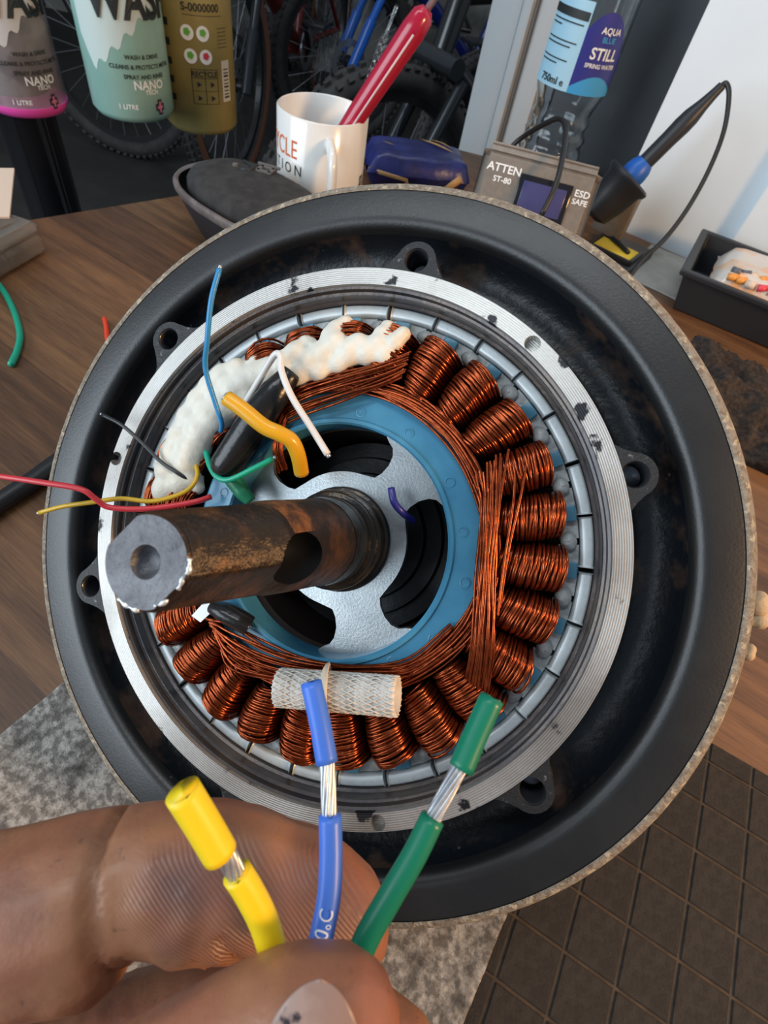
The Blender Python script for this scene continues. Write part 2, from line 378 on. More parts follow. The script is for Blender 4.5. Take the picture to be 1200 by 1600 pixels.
M_terry = mat('grey_terry', (.16, .145, .13), .95, c2=(.44, .41, .37), scale=330, lo=.42, hi=.60, c3=(.06, .052, .046), scale3=75, lo3=.50, hi3=.70, bump=1, bscale=700, detail=8)
M_terryd = mat('dark_terry', (.020, .015, .013), .95, c2=(.052, .036, .028), scale=260, lo=.42, hi=.64, bump=1, bscale=400)
M_gcl = mat('stone_grey_cloth', (.36, .35, .32), .9, c2=(.24, .24, .22), scale=18, lo=.4, hi=.65, bump=.5, bscale=300)
ca, sa = math.cos(R(-26)), math.sin(R(-26))
def towel_xy(u, v): return (u * ca - v * sa, u * sa + v * ca)
ox, oy = towel_xy(-.1314, -.20)
cloth('grey_towel', (ox, oy), -26, .197, .255, 190, M_terry, .0014, .0020, 'speckled grey terry towel spread under the hub motor wheel', 'towel', 3, hole=(.087, .237, .075), fuzz=.0009)
cloth('dark_towel', (.190, .335), -22, .22, .115, 170, M_terryd, .026, .003, 'rumpled dark brown terry towel between wheel and black bin', 'towel', 11, fq=24, fuzz=.0020)
cloth('grey_cloth', (.190, .560), -27, .30, .10, 90, M_gcl, .001, .0006, 'flat stone-grey cloth at the foot of the white wall', 'cloth', 5, fuzz=.0003)

# embossed mat
mt_ = empty('work_mat', (0, 0, 0), 'dark brown foam work mat with diagonal grooves at lower right', 'mat', rz=R(-20.5))
M_mat = mat('brown_foam', (.020, .0155, .0125), .9, c2=(.031, .024, .019), scale=300, bump=.6, bscale=900, c3=(.40, .34, .28), scale3=900, lo3=.76, hi3=.79)
M_groove = mat('dusty_groove', (.075, .052, .035), .95, c2=(.050, .035, .024), scale=200)
su_ = .0200; mk('base', *prism([(.030, -.150), (.300, -.150), (.300, .1595), (.030, .1595)], .0002, .0010), M_groove, mt_, smooth=False)
pad = None
for j in range(15):
    for i in range(13):
        y0 = .0084 + (j - 7) * .0202; x0 = .0330 + i * .0199
        if y0 > .152 or x0 + .02 > .30: continue
        if pad is None:
            q = .00042
            def sq(e): return [(e, e), (.0199 - e, e), (.0199 - e, .0202 - e), (e, .0202 - e)]
            V = [(x, y, .0009) for x, y in sq(q)] + [(x, y, .0017) for x, y in sq(q + .0005)]
            F = [(0, 1, 5, 4), (1, 2, 6, 5), (2, 3, 7, 6), (3, 0, 4, 7), (4, 5, 6, 7)]
            pad = mk('pad', V, F, M_mat, mt_, smooth=False); c = pad
        else:
            c = pad.copy(); COL.objects.link(c); c.parent = mt_
        c.location = (x0, y0, 0)
        if y0 + .0202 > .1600: c.scale = (1, (.1592 - y0) / .0202, 1)

# ------------------------------------------------------------------ hub motor wheel
HC = Vector((-.00874877, .08959947, .12001523)); HN = Vector((-.25215989, -.62242936, .74094337)).normalized()
HK = .10795 / .1547                                    # the wheel is drawn at 154.7 mm radius and is really 108 mm
HU = Vector((.9415829, .01882358, .33625484)).normalized(); HV = HN.cross(HU)
HM = Matrix.Identity(4)
for i in range(3): HM[i][0], HM[i][1], HM[i][2], HM[i][3] = HU[i] * HK, HV[i] * HK, HN[i] * HK, HC[i]
hub = empty('hub_motor_wheel', None, 'open black hub motor wheel with copper windings and rusty axle', 'wheel', mw=HM)
def hp(px, py, h):                                      # local point: seen at pixel, h metres above the rim plane
    d = VX * ((px - PX) / FPX) + VD * ((py - PY) / FPX) + VF
    h = h - .0105 if h < .03 else .0195 + (h - .03) * .8
    c = HC + HN * h * HK; t = (c - CAM).dot(HN) / d.dot(HN); q = CAM + d * t - HC
    return Vector((q.dot(HU), q.dot(HV), q.dot(HN))) / HK
mm = lambda pr: [(r / 1000, z / 1000) for r, z in pr]
HB = -84
shell = mk('rim_shell', *lathe(mm([(22, HB + 16), (100, HB + 14), (134, HB + 8), (137, HB + 3), (152, HB), (154.5, HB + 1), (154.5, HB + 4), (140, HB + 8), (134, HB + 16), (132, -20), (136, -10), (148, -7)]), 160), M_black, hub, sharp=40)
mk('flange', *lathe(mm([(148, -7), (151.5, -5.5), (152.4, -.2), (151.0, .25), (142.5, .75), (140.6, .95), (138.8, .95), (137.2, .45), (135.9, -.6), (135.0, -2.2), (134.4, -4.2)]), 200), M_flange, hub, sharp=50)
mk('worn_edge', *lathe(mm([(150.0, -8.5), (155.4, -8.0), (156.9, -6.2), (157.0, -4.2), (156.2, -2.4), (155.0, -.7), (153.8, .15), (152.6, .40), (152.0, .20)]), 240), M_edge, hub)
mk('trough', *lathe(mm([(134.4, -4.2), (133.4, -9), (130.5, -13.5), (125, -16), (120, -16), (116.5, -14), (115.2, -10), (113.9, -2), (113.5, 9.0)]), 200), M_trough, hub)
# machined ring with three shallow screw holes
ringV = lathe(mm([(113.4, 9.0), (113.1, 9.8), (106.2, 9.8), (105.9, 9.2), (105.9, 4), (113.2, 4)]), 360, closed=True)
ring = mk('machined_ring', *ringV, M_ring, hub, sharp=30)
cut = []
for (r, a) in [(109.4, 43.2), (110.8, 161.1), (109.8, -80.0)]:
    cut.append(xf(lathe(mm([(0, -2.5), (2.6, -2.5), (3.4, 4), (0, 4)]), 24), Matrix.Translation((r / 1000 * math.cos(R(a)), r / 1000 * math.sin(R(a)), .0082))))
co_ = mk('cutter', *join(cut), M_hole)
md = ring.modifiers.new('b', 'BOOLEAN'); md.object = co_; md.operation = 'DIFFERENCE'; md.solver = 'EXACT'
co_.parent = hub
bpy.context.view_layer.update(); dg = bpy.context.evaluated_depsgraph_get(); me = bpy.data.meshes.new_from_object(ring.evaluated_get(dg)); ring.modifiers.clear(); ring.data = me
bpy.data.objects.remove(co_)
me.shade_smooth(); me.set_sharp_from_angle(angle=R(30))
mk('stepped_bore', *lathe(mm([(105.9, 8.0), (104.9, 7.6), (104.7, 4.8), (103.6, 4.4), (103.4, 5.0), (102.9, 5.0), (102.6, 1.0), (101.6, .2), (101.4, -3)]), 200), M_step, hub, sharp=25)
mk('back_iron', *lathe(mm([(102.2, .5), (101.5, -.3), (101.5, -50)]), 160), M_step, hub, sharp=30)
# lugs
for i, (r, a) in enumerate([(117.9, 72.8), (119.4, 131.5), (116.6, 12.0), (118.2, -169.2), (117.6, -49.5), (118, -109)]):
    r /= 1000; rr = .0082; base = .1125; hw = 9.5
    out = []
    for t in range(9):                                  # along the ring
        q = R(-hw + 2 * hw * t / 8); out.append((base * math.cos(q), base * math.sin(q)))
    tip = [(r + rr * math.cos(R(b)), rr * math.sin(R(b))) for b in range(75, -76, -15)]
    p0, p1 = Vector(out[-1]), Vector(tip[0])
    mid = [tuple(p0.lerp(p1, t) + Vector((-1, -.35)) * .0022 * math.sin(math.pi * t)) for t in (.25, .5, .75)]
    outl = out + mid + tip + [(x, -y) for x, y in reversed(mid)]
    hol = [(r + .0005 + .0050 * math.cos(R(b)), .0050 * math.sin(R(b))) for b in range(0, 360, 15)]
    lg = mk('bolt_lug', *holed(outl, [hol], -.012, .0094), M_lug, hub, smooth=False); lg.rotation_euler = (0, 0, R(a))
    th = lathe([(.0052, .0093)] + [(.0050 - (.0005 if k % 2 else 0), .0087 - k * .00055) for k in range(28)] + [(0, -.0065)], 20)
    mk('threaded_hole', *xf(th, Matrix.Translation((r + .0005, 0, 0))), M_steel, lg)
# magnets
mg = None
for i in range(30):
    if mg is None:
        a = 5.60; prof = mm([(96.4, -2.0), (96.8, -.9), (97.6, -.5), (100.2, -.5), (101.0, -.9), (101.4, -2.0), (101.4, -46), (96.4, -46)])
        mg = mk('magnet', *lathe(prof, 6, R(-a), R(a), closed=True), M_mag, hub, sharp=60); c = mg
        md = mg.modifiers.new('b', 'BEVEL'); md.width = .0007; md.segments = 2; md.limit_method = 'ANGLE'; md.angle_limit = R(60)
    else: c = mg.copy(); COL.objects.link(c); c.parent = hub
    c.rotation_euler = (0, 0, R(11.6 + 12 * i + rnd.uniform(-.25, .25))); c.location.z = rnd.uniform(-.0004, .0003)
# stator: core, teeth, tabs, wedges, coils
mk('stator_core', *lathe(mm([(48, -10), (60, -7), (90, -9), (90, -48), (48, -48)]), 120, closed=True), M_core, hub, sharp=30)
prot = {}
TH0, PIT = 6.5, 360 / 27
def inst(key, build):
    if key not in prot: prot[key] = build(); return prot[key]
    c = prot[key].copy(); COL.objects.link(c); c.parent = hub; return c
def coil_mesh(seed):
    rg = random.Random(seed); parts = []
    n = 21
    skew = rg.uniform(-2.2, 2.2)
    for layer in (0, 1):
        for i in range(n):
            t = (i + .5 * layer) / (n - 1)
            r0 = 66.5 + 23.0 * t + rg.uniform(-.25, .25)
            hw = (r0 * math.tan(R(PIT / 2)) * 1.0 - .30) * (.88 + .12 * math.sin(math.pi * min(1, t * 1.15))) - (.9 if layer == 0 else 0)
            hz = 21.0 + 1.6 * math.sin(math.pi * t) - (t > .85) * (t - .85) * 16 - (1.0 if layer == 0 else 0) + rg.uniform(-.35, .35)
            sk_ = skew + rg.uniform(-.9, .9); bow = rg.uniform(.4, 1.3); P = []
            for k in range(13):
                ph = math.pi * k / 12; cx = math.cos(ph); sy = math.sin(ph)
                x = hw * math.copysign(abs(cx) ** .62, cx) * 1.0; z = -8 + (hz - 8.5 + 8) * (sy ** .55 if sy > 0 else 0)
                rr_ = r0 - 1.2 * t + sk_ * x / hw * .8 + bow * 2.2 * (1 - (x / hw) ** 2) * t * t
                P.append((rr_ / 1000, x / 1000, z / 1000))
            parts.append(tube(P, .00056, 5, cap=False))
    return join(parts)
coilV = [coil_mesh(s) for s in range(5)]
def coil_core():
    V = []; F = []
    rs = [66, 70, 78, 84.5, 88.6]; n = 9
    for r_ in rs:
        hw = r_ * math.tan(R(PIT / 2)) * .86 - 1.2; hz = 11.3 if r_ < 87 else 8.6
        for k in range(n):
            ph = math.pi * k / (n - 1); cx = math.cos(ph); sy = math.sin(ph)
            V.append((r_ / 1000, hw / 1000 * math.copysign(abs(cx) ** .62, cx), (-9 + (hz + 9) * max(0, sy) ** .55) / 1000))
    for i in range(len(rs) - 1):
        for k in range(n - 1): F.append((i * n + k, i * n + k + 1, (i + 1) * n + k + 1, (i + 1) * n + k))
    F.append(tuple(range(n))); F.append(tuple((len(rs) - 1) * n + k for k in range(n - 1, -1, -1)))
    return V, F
for i in range(27):
    a = R(TH0 + PIT * i)
    k = rnd.randrange(5)
    c = inst('coil%d' % k, lambda: mk('coil', *coilV[k], M_cop, hub)); c.rotation_euler = (0, 0, a)
    cc = bpy.data.objects.new('coil_core', prot['cc'].data) if 'cc' in prot else None
    if cc is None: prot['cc'] = cc = mk('coil_core', *coil_core(), M_copcore, None)
    else: COL.objects.link(cc)
    cc.parent = c
    c = inst('tooth', lambda: mk('stator_tooth', *join([lathe(mm([(88.5, -2.2), (95.8, -2.6), (96.2, -3.6), (96.2, -40), (88.5, -40)]), 6, R(-5.9), R(5.9), closed=True)]), M_tooth, hub, sharp=30)); c.rotation_euler = (0, 0, a)
    c = inst('tab', lambda: mk('slot_tab', *xf(box(.0046, .0062, .0045, bev=.0005), Matrix.Translation((.0932, 0, -.0045))), M_tab, hub, sharp=40)); c.rotation_euler = (0, 0, a)
    def wedge():
        V, F = lathe([(0, .0035), (.0022, .0032), (.0032, .0018), (.0034, 0)], 10)
        V = [(.0922 + v[0] * .95, v[1] * 1.25 + rnd.uniform(-.0003, .0003), -.0030 + v[2]) for v in V]
        return mk('slot_wedge', V, F, M_tooth, hub)
    c = inst('wedge%d' % (i % 3), wedge); c.rotation_euler = (0, 0, a + R(PIT / 2)); c.location.z = rnd.uniform(-.001, .0004)
# blue end ring with moulded dots, hub plate, interior
mk('end_ring', *lathe(mm([(47.6, -3), (47.2, 10.9), (48.0, 11.7), (49.4, 11.5), (50.0, 10.3), (60.2, 9.7), (61.2, 8.9), (61.4, -8)]), 120, closed=True), M_blue, hub, sharp=35)
dot = None
for k in range(16):
    a = 97 - k * 23 + rnd.uniform(-3, 3)
    V, F = lathe(mm([(2.1, 0), (2.1, .35), (1.6, .4), (1.5, .12), (0, .12)]), 18)
    if dot is None: dot = mk('moulded_dot', V, F, M_blue, hub, sharp=30); c = dot
    else: c = dot.copy(); COL.objects.link(c); c.parent = hub
    q = rnd.choice([53.0, 55.6, 56.4]) / 1000
    c.location = (q * math.cos(R(a)), q * math.sin(R(a)), .0100)
kid = []
for a0 in (97, -17, -134):
    def rounded(sgn):
        return [((.0372 + .0086 * math.cos(R(b))) , sgn * (33.5 + .0086 * math.sin(R(b)) / .0372 * 57.3 * .62)) for b in (10, 35, 60, 90, 120, 150)]
    pl = arc(.0485, a0 - 31, a0 + 31, 12)
    pl += [(r_ * math.cos(R(a0 + d_)), r_ * math.sin(R(a0 + d_))) for r_, d_ in rounded(1)]
    pl += arc(.0287, a0 + 25, a0 - 25, 10)
    pl += [(r_ * math.cos(R(a0 + d_)), r_ * math.sin(R(a0 + d_))) for r_, d_ in reversed(rounded(-1))]
    kid.append(pl)
mk('hub_plate', *holed(arc(.0555, 0, 357, 119), kid + [arc(.012, 0, 345, 23)], -.003, 0.0), M_plate, hub, smooth=False)
mk('inner_bearing_carrier', *lathe(mm([(20, -32), (30, -32), (31, -36), (38, -36), (39, -40), (46, -40)]), 80), M_dark, hub, sharp=30)
# axle
mk('bearing_collar', *lathe(mm([(21.9, -.2), (22.1, 1.2), (21.4, 2.4), (20.3, 2.8), (20.0, 9), (20.4, 9.8), (20.2, 10.8), (19.4, 11.2), (19.0, 14), (17.4, 14.5)]), 64), M_shaft, hub, sharp=30)
def axle_ring(z, r, flat, n=64, rot=-48):
    out = []
    for k in range(n):
        a = 2 * math.pi * k / n; x, y = r * math.cos(a), r * math.sin(a); x = max(-flat, min(flat, x))
        q = R(rot); out.append(((x * math.cos(q) - y * math.sin(q)) / 1000, (x * math.sin(q) + y * math.cos(q)) / 1000, z / 1000))
    return out
prof = [(-223, 0, 99), (-223, 9, 99), (-190, 9.5, 99), (-80, 15, 99), (0, 16.5, 99), (14, 17.6, 99), (15, 17.4, 99), (20, 17.2, 99), (20.4, 16.6, 99), (21.2, 16.6, 99), (21.6, 17.0, 99), (30, 16.4, 99)]
mk('bearing_seat', *(lambda P: ([v for z, r, f in P for v in axle_ring(z, r, f)], [(i * 64 + k, i * 64 + (k + 1) % 64, (i + 1) * 64 + (k + 1) % 64, (i + 1) * 64 + k) for i in range(len(P) - 1) for k in range(64)]))(prof), M_shaft, hub, sharp=35)
P = [(29.5, 16.3, 99), (40, 15.5, 99), (52, 15.0, 99), (64, 14.4, 99), (72, 13.9, 13.7), (75, 13.4, 12.2), (79, 13.0, 11.2)]
z = 80.0
while z < 122.4: P.append((z, 12.9 - (z - 80) * .058 - (.42 if int(round((z - 80) / .65)) % 2 else 0), 11.0 - (z - 80) * .046)); z += .65
P += [(122.9, 10.2, 8.9), (123.5, 9.7, 8.5)]
AV = [v for z, r, f in P for v in axle_ring(z, r, f)]
AF = [(i * 64 + k, i * 64 + (k + 1) % 64, (i + 1) * 64 + (k + 1) % 64, (i + 1) * 64 + k) for i in range(len(P) - 1) for k in range(64)]
nb = len(AV); AV.append((0, 0, .0285)); AF += [(nb, (k + 1) % 64, k) for k in range(64)]
last = (len(P) - 1) * 64; i0 = len(AV)
for (r_, z_) in [(3.6, 123.5), (3.2, 122.4), (2.1, 120.9), (.8, 120.5)]: AV += [(r_ / 1000 * math.cos(2 * math.pi * k / 64 + R(-48)), r_ / 1000 * math.sin(2 * math.pi * k / 64 + R(-48)), z_ / 1000) for k in range(64)]
tipf = len(AF)
AF += [(last + k, last + (k + 1) % 64, i0 + (k + 1) % 64, i0 + k) for k in range(64)]
for t in range(3): AF += [(i0 + t * 64 + k, i0 + t * 64 + (k + 1) % 64, i0 + (t + 1) * 64 + (k + 1) % 64, i0 + (t + 1) * 64 + k) for k in range(64)]
AF.append(tuple(i0 + 3 * 64 + k for k in range(64)))
ax = mk('axle', AV, AF, M_axle, hub, sharp=40)
ax.data.materials.append(M_tip); ax.data.materials.append(M_hole)
for p in ax.data.polygons[tipf:]: p.material_index = 1
# cable exit slot in the axle
q = Vector((math.cos(R(-14)), math.sin(R(-14)), 0))
cutm = Matrix.Translation(q * .0105 + Vector((0, 0, .0715))) @ Euler((0, 0, R(-14))).to_matrix().to_4x4() @ Matrix.Rotation(R(72), 4, 'Y')
bm = bmesh.new(); bmesh.ops.create_uvsphere(bm, u_segments=28, v_segments=16, radius=1); bmesh.ops.scale(bm, vec=(.0125, .0080, .0150), verts=bm.verts); bm.verts.index_update()
cv = ([cutm @ v.co for v in bm.verts], [tuple(v.index for v in f.verts) for f in bm.faces]); bm.free()
co_ = mk('cutter', *cv, M_hole); co_.parent = hub
md = ax.modifiers.new('b', 'BOOLEAN'); md.object = co_; md.solver = 'EXACT'; md.operation = 'DIFFERENCE'; md.material_mode = 'TRANSFER'
bpy.context.view_layer.update(); dg = bpy.context.evaluated_depsgraph_get(); me = bpy.data.meshes.new_from_object(ax.evaluated_get(dg)); ax.modifiers.clear(); ax.data = me
bpy.data.objects.remove(co_); me.shade_smooth(); me.set_sharp_from_angle(angle=R(40))
# rust collar and bright burrs
P = [(77, 13.25, 14.2), (73, 13.95, 99), (68, 14.35, 99), (63, 14.6, 99)]
V = []; F = []
for z, r, f in P:
    for k in range(23):
        a = R(20 + k * 6.2); V.append(((r * math.cos(a)) / 1000, (r * math.sin(a)) / 1000, (z + rnd.uniform(-.8, .8)) / 1000))
F = [(i * 23 + k, i * 23 + k + 1, (i + 1) * 23 + k + 1, (i + 1) * 23 + k) for i in range(3) for k in range(22)]
tag(mk('rust_crust', V, F, M_rust, hub), 'orange rust patch on top of the axle')
for a0, a1 in [(-35, 8), (-75, -55), (-130, -95)]:
    V, F = tube([((9.95 if abs(math.cos(R(a + 48))) < .8 else 9.1) / 1000 * math.cos(R(a)), (9.95 if abs(math.cos(R(a + 48))) < .8 else 9.1) / 1000 * math.sin(R(a)), .1231) for a in range(a0, a1 + 1, 4)], [.0002 + .0005 * abs(math.sin(q * 2.3 + 1)) for q in range(len(range(a0, a1 + 1, 4)))], 6)
    mk('burr', V, F, M_tipx, hub)
# copper bundles
def bundle(paths, r=.00055, name='wire_bundle', n=6, jit=.0006):
    paths = [[p + Vector((rnd.uniform(-jit, jit), rnd.uniform(-jit, jit), rnd.uniform(-jit, jit) * .7)) for p in q] for q in paths]
    return mk(name, *join([tube(spline(p, 5), r, n, cap=False) for p in paths]), M_cop, hub)
def polar(r, a, h): return Vector((r / 1000 * math.cos(R(a)), r / 1000 * math.sin(R(a)), h / 1000 - .0095))
paths = []
for k in range(14):                                     # ring-hugging strands
    r0 = 60.5 + (k % 5) * 1.35 + rnd.uniform(-.4, .4); h0 = 20 + (k // 5) * 1.15
    p = []
    for a in range(104, -151, -15):
        b = 1.5 * math.sin(R(a * 1.7 + k * 37)) * .7
        dr = 0
        if a < -30: dr = -max(0, 4.4 * math.sin(R(min(180, max(0, (-a - 30) * 1.6)))))
        p.append(polar(r0 + b + dr + (k % 3) * .2, a, h0 + rnd.uniform(-.25, .25)))
    paths.append(p)
bundle(paths)
paths = []
for k in range(16):                                     # straight strands crossing on the right
    t = k / 15
    a = hp(738 + 52 * t + rnd.uniform(-4, 4), 752 - 48 * t + rnd.uniform(-8, 8), .0235); b = hp(750 + 32 * t, 800 - 10 * t, .0262 + rnd.uniform(0, .0012))
    c_ = hp(745 + 28 * t + rnd.uniform(-2, 2), 900, .0268 + (k % 2) * .0009); d = hp(736 + 34 * t, 1010, .0258 + (k % 3) * .0007); e = hp(722 + 36 * t, 1095 + rnd.uniform(-8, 14), .021)
    paths.append([a, b, c_, d, e])
bundle(paths)
bundle([[hp(824, 716, .0235), hp(812, 780, .0257), hp(797, 860, .0262), hp(780, 950, .0255)], [hp(806, 722, .0235), hp(800, 790, .026), hp(790, 880, .026), hp(776, 960, .0262)]], name='stray_strand')
paths = []
for k in range(11):                                     # under the sealant, upper left
    t = k / 9
    paths.append([hp(640 - 10 * t, 552 + 34 * t, .0222), hp(590, 570 + 32 * t, .0236 + .0012 * (k % 3)), hp(530, 584 + 40 * t, .0238 + .0012 * (k % 3)), hp(470, 602 + 44 * t, .0236 + .001 * (k % 2)), hp(425, 632 + 36 * t, .022)])
bundle(paths)
paths = []
for k in range(13):                                     # lower left, running under the braided sleeve
    t = k / 11
    paths.append([hp(322 + 16 * t, 964 + 26 * t, .0228), hp(356 + 8 * (k % 2), 974 + 62 * t, .0238 + .0013 * (k % 3)), hp(418 - 10 * t, 1006 + 50 * t, .0232 + .0013 * (k % 3)), hp(480, 1030 + 34 * t, .0228 + .001 * (k % 2)), hp(560, 1038 + 20 * t, .0228 + .001 * (k % 3)), hp(640, 1030 + 26 * t, .0228 + .001 * (k % 2)), hp(705, 975 + 40 * t, .0226)])
bundle(paths)
paths = []
for k in range(8):                                      # loops beside the amber lead
    t = k / 7
    paths.append([hp(446 + 8 * t, 640, .0225), hp(432 + 10 * t, 672, .0245), hp(426 + 14 * t, 704, .0235), hp(436 + 12 * t, 738 - 6 * t, .018)])
bundle(paths, .0005)
# sealant
seal = []
for (x, y, h, r) in [(262, 765, 21, 6.5), (285, 752, 21, 6.5), (268, 735, 21, 6.8), (296, 722, 22, 7), (276, 708, 21, 6.8), (304, 700, 22.5, 7), (288, 684, 21, 7), (318, 672, 22.5, 7.4), (302, 655, 21, 7), (336, 650, 22.5, 7.5), (318, 630, 21, 7), (352, 632, 22, 7.5),
                    (336, 608, 21, 7), (368, 612, 22, 7), (352, 592, 21, 6.5), (386, 596, 22, 6.5), (372, 580, 21, 5.5), (404, 588, 22, 6), (424, 580, 22.5, 6), (446, 570, 23, 6), (452, 590, 23, 5.6), (466, 556, 23, 6), (486, 568, 23.4, 6),
                    (480, 540, 21.5, 4.5), (506, 556, 23.4, 6), (524, 540, 23, 6), (526, 516, 20.5, 4.2), (540, 506, 18.5, 3.6), (520, 528, 22, 5), (546, 552, 23.5, 5.5), (560, 540, 23, 5), (574, 552, 23.2, 5), (590, 540, 22.6, 4.6), (598, 524, 21, 4), (606, 512, 19, 3.2), (616, 536, 22.4, 4), (630, 522, 21.4, 3.2), (600, 556, 23, 4), (470, 586, 23.4, 5), (500, 580, 23.8, 4.6), (530, 568, 23.8, 4.2),
                    (300, 745, 21, 5), (310, 762, 20, 3), (372, 632, 22, 5), (386, 620, 22, 4.5), (462, 536, 19.5, 3.4), (404, 570, 21, 4.6)]:
    p = hp(x, y, h / 1000 - r / 1000 * .15); seal.append((p.x, p.y, p.z, r / 1000 * 1.12))
blob('silicone_sealant', seal, .0009, M_seal, hub, smooth=14)
# heat-shrink sleeves, tag, lumps
def htube(pts, r, name, m, n=10, label=None, k=6, cap=True, flat=1):
    P = spline([hp(*p) for p in pts], k)
    rr = r
    if isinstance(r, (list, tuple)):
        rr = [r[min(len(r) - 1, int(i / (len(P) - 1) * (len(r) - 1)))] * (1 - (i / (len(P) - 1) * (len(r) - 1)) % 1) + r[min(len(r) - 1, int(i / (len(P) - 1) * (len(r) - 1)) + 1)] * ((i / (len(P) - 1) * (len(r) - 1)) % 1) for i in range(len(P))]
    o = mk(name, *tube(P, rr, n, cap, flat), m, hub)
    if label: o['label'] = label
    return o
htube([(456, 582, .027), (432, 612, .0285), (404, 650, .029), (378, 690, .028), (352, 728, .026), (346, 738, .0235)], [.0042, .0062, .0072, .0070, .0066, .003], 'heat_shrink_sleeve', M_sleeve, 14, 'thick black heat-shrink sleeve')
htube([(352, 734, .026), (366, 752, .025), (380, 770, .024), (392, 784, .023)], [.0030, .0036, .0034, .0024], 'heat_shrink_sleeve', M_gsleeve, 10, 'short green heat-shrink sleeve')
htube([(334, 948, .027), (352, 956, .0275), (374, 968, .027), (390, 978, .0255)], [.0042, .0058, .0056, .0054], 'heat_shrink_sleeve', M_sleeve, 12, 'short black sleeve below the axle', flat=.7)
V = [hp(300, 962, .0262), hp(314, 972, .0264), hp(338, 950, .0272), hp(322, 938, .0268)]
mk('paper_tag', V + [v + Vector((0, 0, .0004)) for v in V], [(3, 2, 1, 0), (4, 5, 6, 7), (0, 1, 5, 4), (1, 2, 6, 5), (2, 3, 7, 6), (3, 0, 4, 7)], M_whink, hub, smooth=False)
# signal wires (name, points, radius)
def sw(pts, r, m, label, bare=True):
    o = htube(pts, r, 'signal_wire', m, 8, label)
    if bare:
        a, b_ = hp(*pts[0]), hp(*pts[1]); d = (a - b_).normalized()
        mk('bare_end', *tube([a, a + d * .0012], r * .7, 6), M_tin, o)
    return o
sw([(343, 420, .060), (330, 470, .058), (324, 530, .052), (321, 575, .044), (335, 625, .036), (346, 660, .030), (345, 674, .026)], .00105, M_wblue, 'thin sky-blue signal wire')
sw([(160, 648, .030), (190, 664, .032), (222, 692, .030), (250, 720, .028), (276, 738, .027), (296, 750, .024)], .00085, M_wblk, 'thin black signal wire')
sw([(62, 801, .045), (100, 791, .045), (150, 784, .042), (190, 779, .038), (240, 783, .034), (290, 768, .030), (308, 745, .027), (306, 725, .024)], .0010, M_wyel, 'thin yellow signal wire')
sw([(-30, 740, .058), (60, 753, .056), (125, 764, .052), (150, 780, .048), (172, 793, .044), (230, 795, .038), (300, 785, .030), (330, 776, .025)], .0012, M_wred, 'thin red signal wire', False)
sw([(427, 716, .030), (396, 732, .031), (360, 749, .031), (340, 746, .030), (328, 728, .028), (322, 706, .025)], .0012, M_wgrn, 'thin green signal wire')
sw([(512, 710, .034), (486, 668, .036), (456, 620, .038), (440, 580, .038), (438, 556, .037), (428, 556, .036), (406, 592, .032), (382, 632, .026)], .0014, M_wwht, 'thin white signal wire bent into a loop')
am = htube([(354, 622, .052), (380, 640, .050), (412, 666, .047), (438, 678, .044), (456, 690, .040), (466, 712, .034), (471, 738, .026)], .0031, 'lead_wire', M_amber, 12, 'thick amber-yellow lead wire')
a, b_ = hp(354, 622, .052), hp(380, 640, .050); d = (a - b_).normalized(); mk('bare_end', *tube([a - d * .0005, a + d * .0008], .0022, 8), M_tin, am)
htube([(611, 763, .020), (616, 785, .021), (630, 802, .018), (645, 814, .008)], .0015, 'signal_wire', M_navy, 8, 'short dark blue wire stub in the hub plate')
for (x, y, h, r) in [(1182, 945, -.006, .0045), (1186, 968, -.007, .0038), (1168, 1022, -.008, .0028)]:
    p = hp(x, y, h); blob('dried_adhesive', [(p.x, p.y, p.z, r), (p.x + .001, p.y + .002, p.z, r * .8), (p.x - .003, p.y, p.z, r * .8)], .0008, mat('tan_adhesive', (.55, .38, .22), .7, bump=.6, bscale=300), hub, smooth=1)

# braided sleeve tied to the windings
bs_a, bs_b = HM @ hp(436, 1074, .032), HM @ hp(622, 1088, .0315)
ax_d = (bs_b - bs_a).normalized(); L0 = (bs_b - bs_a).length
u_ = (HN - ax_d * HN.dot(ax_d)).normalized(); v_ = ax_d.cross(u_)
mw = Matrix.Identity(4)
for i in range(3): mw[i][0], mw[i][1], mw[i][2], mw[i][3] = ax_d[i], v_[i], u_[i], bs_a[i]
bs = empty('braided_sleeve', None, 'white braided fibreglass sleeve tied across the lower copper windings', 'sleeve', mw=mw)
rS = .0047
V, F = [], []; nl = 40
for k, (x, r_) in enumerate([(L0 * i / nl, rS * (1 + .03 * math.sin(i * .9))) for i in range(nl + 1)] + [(L0 - .0001, rS * .86), (L0 * .7, rS * .84), (L0 * .3, rS * .84), (.0001, rS * .86)]):
    V += [(x, r_ * math.cos(2 * math.pi * j / 28), r_ * math.sin(2 * math.pi * j / 28)) for j in range(28)]
nr = nl + 5
F = [(i * 28 + j, i * 28 + (j + 1) % 28, ((i + 1) % nr) * 28 + (j + 1) % 28, ((i + 1) % nr) * 28 + j) for i in range(nr) for j in range(28)]
M_braid = mat('white_fibreglass', (.72, .69, .64), .6, c2=(.62, .58, .52), scale=160)
mk('tube', V, F, M_braid, bs)
parts = []
for s in (1, -1):
    for k in range(20):
        P = []
        for t in range(33):
            x = L0 * t / 32; a = 2 * math.pi * (k / 20) + s * x / .011
            P.append((x, (rS + .00015 + .00013 * math.sin(t * 3.14 * .75 + (s > 0) * 3.14)) * math.cos(a), (rS + .00015 + .00013 * math.sin(t * 3.14 * .75 + (s > 0) * 3.14)) * math.sin(a)))
        parts.append(tube(P, .00041, 4, flat=.5))
tag(mk('braid', *join(parts), M_braid, bs), kind='stuff')
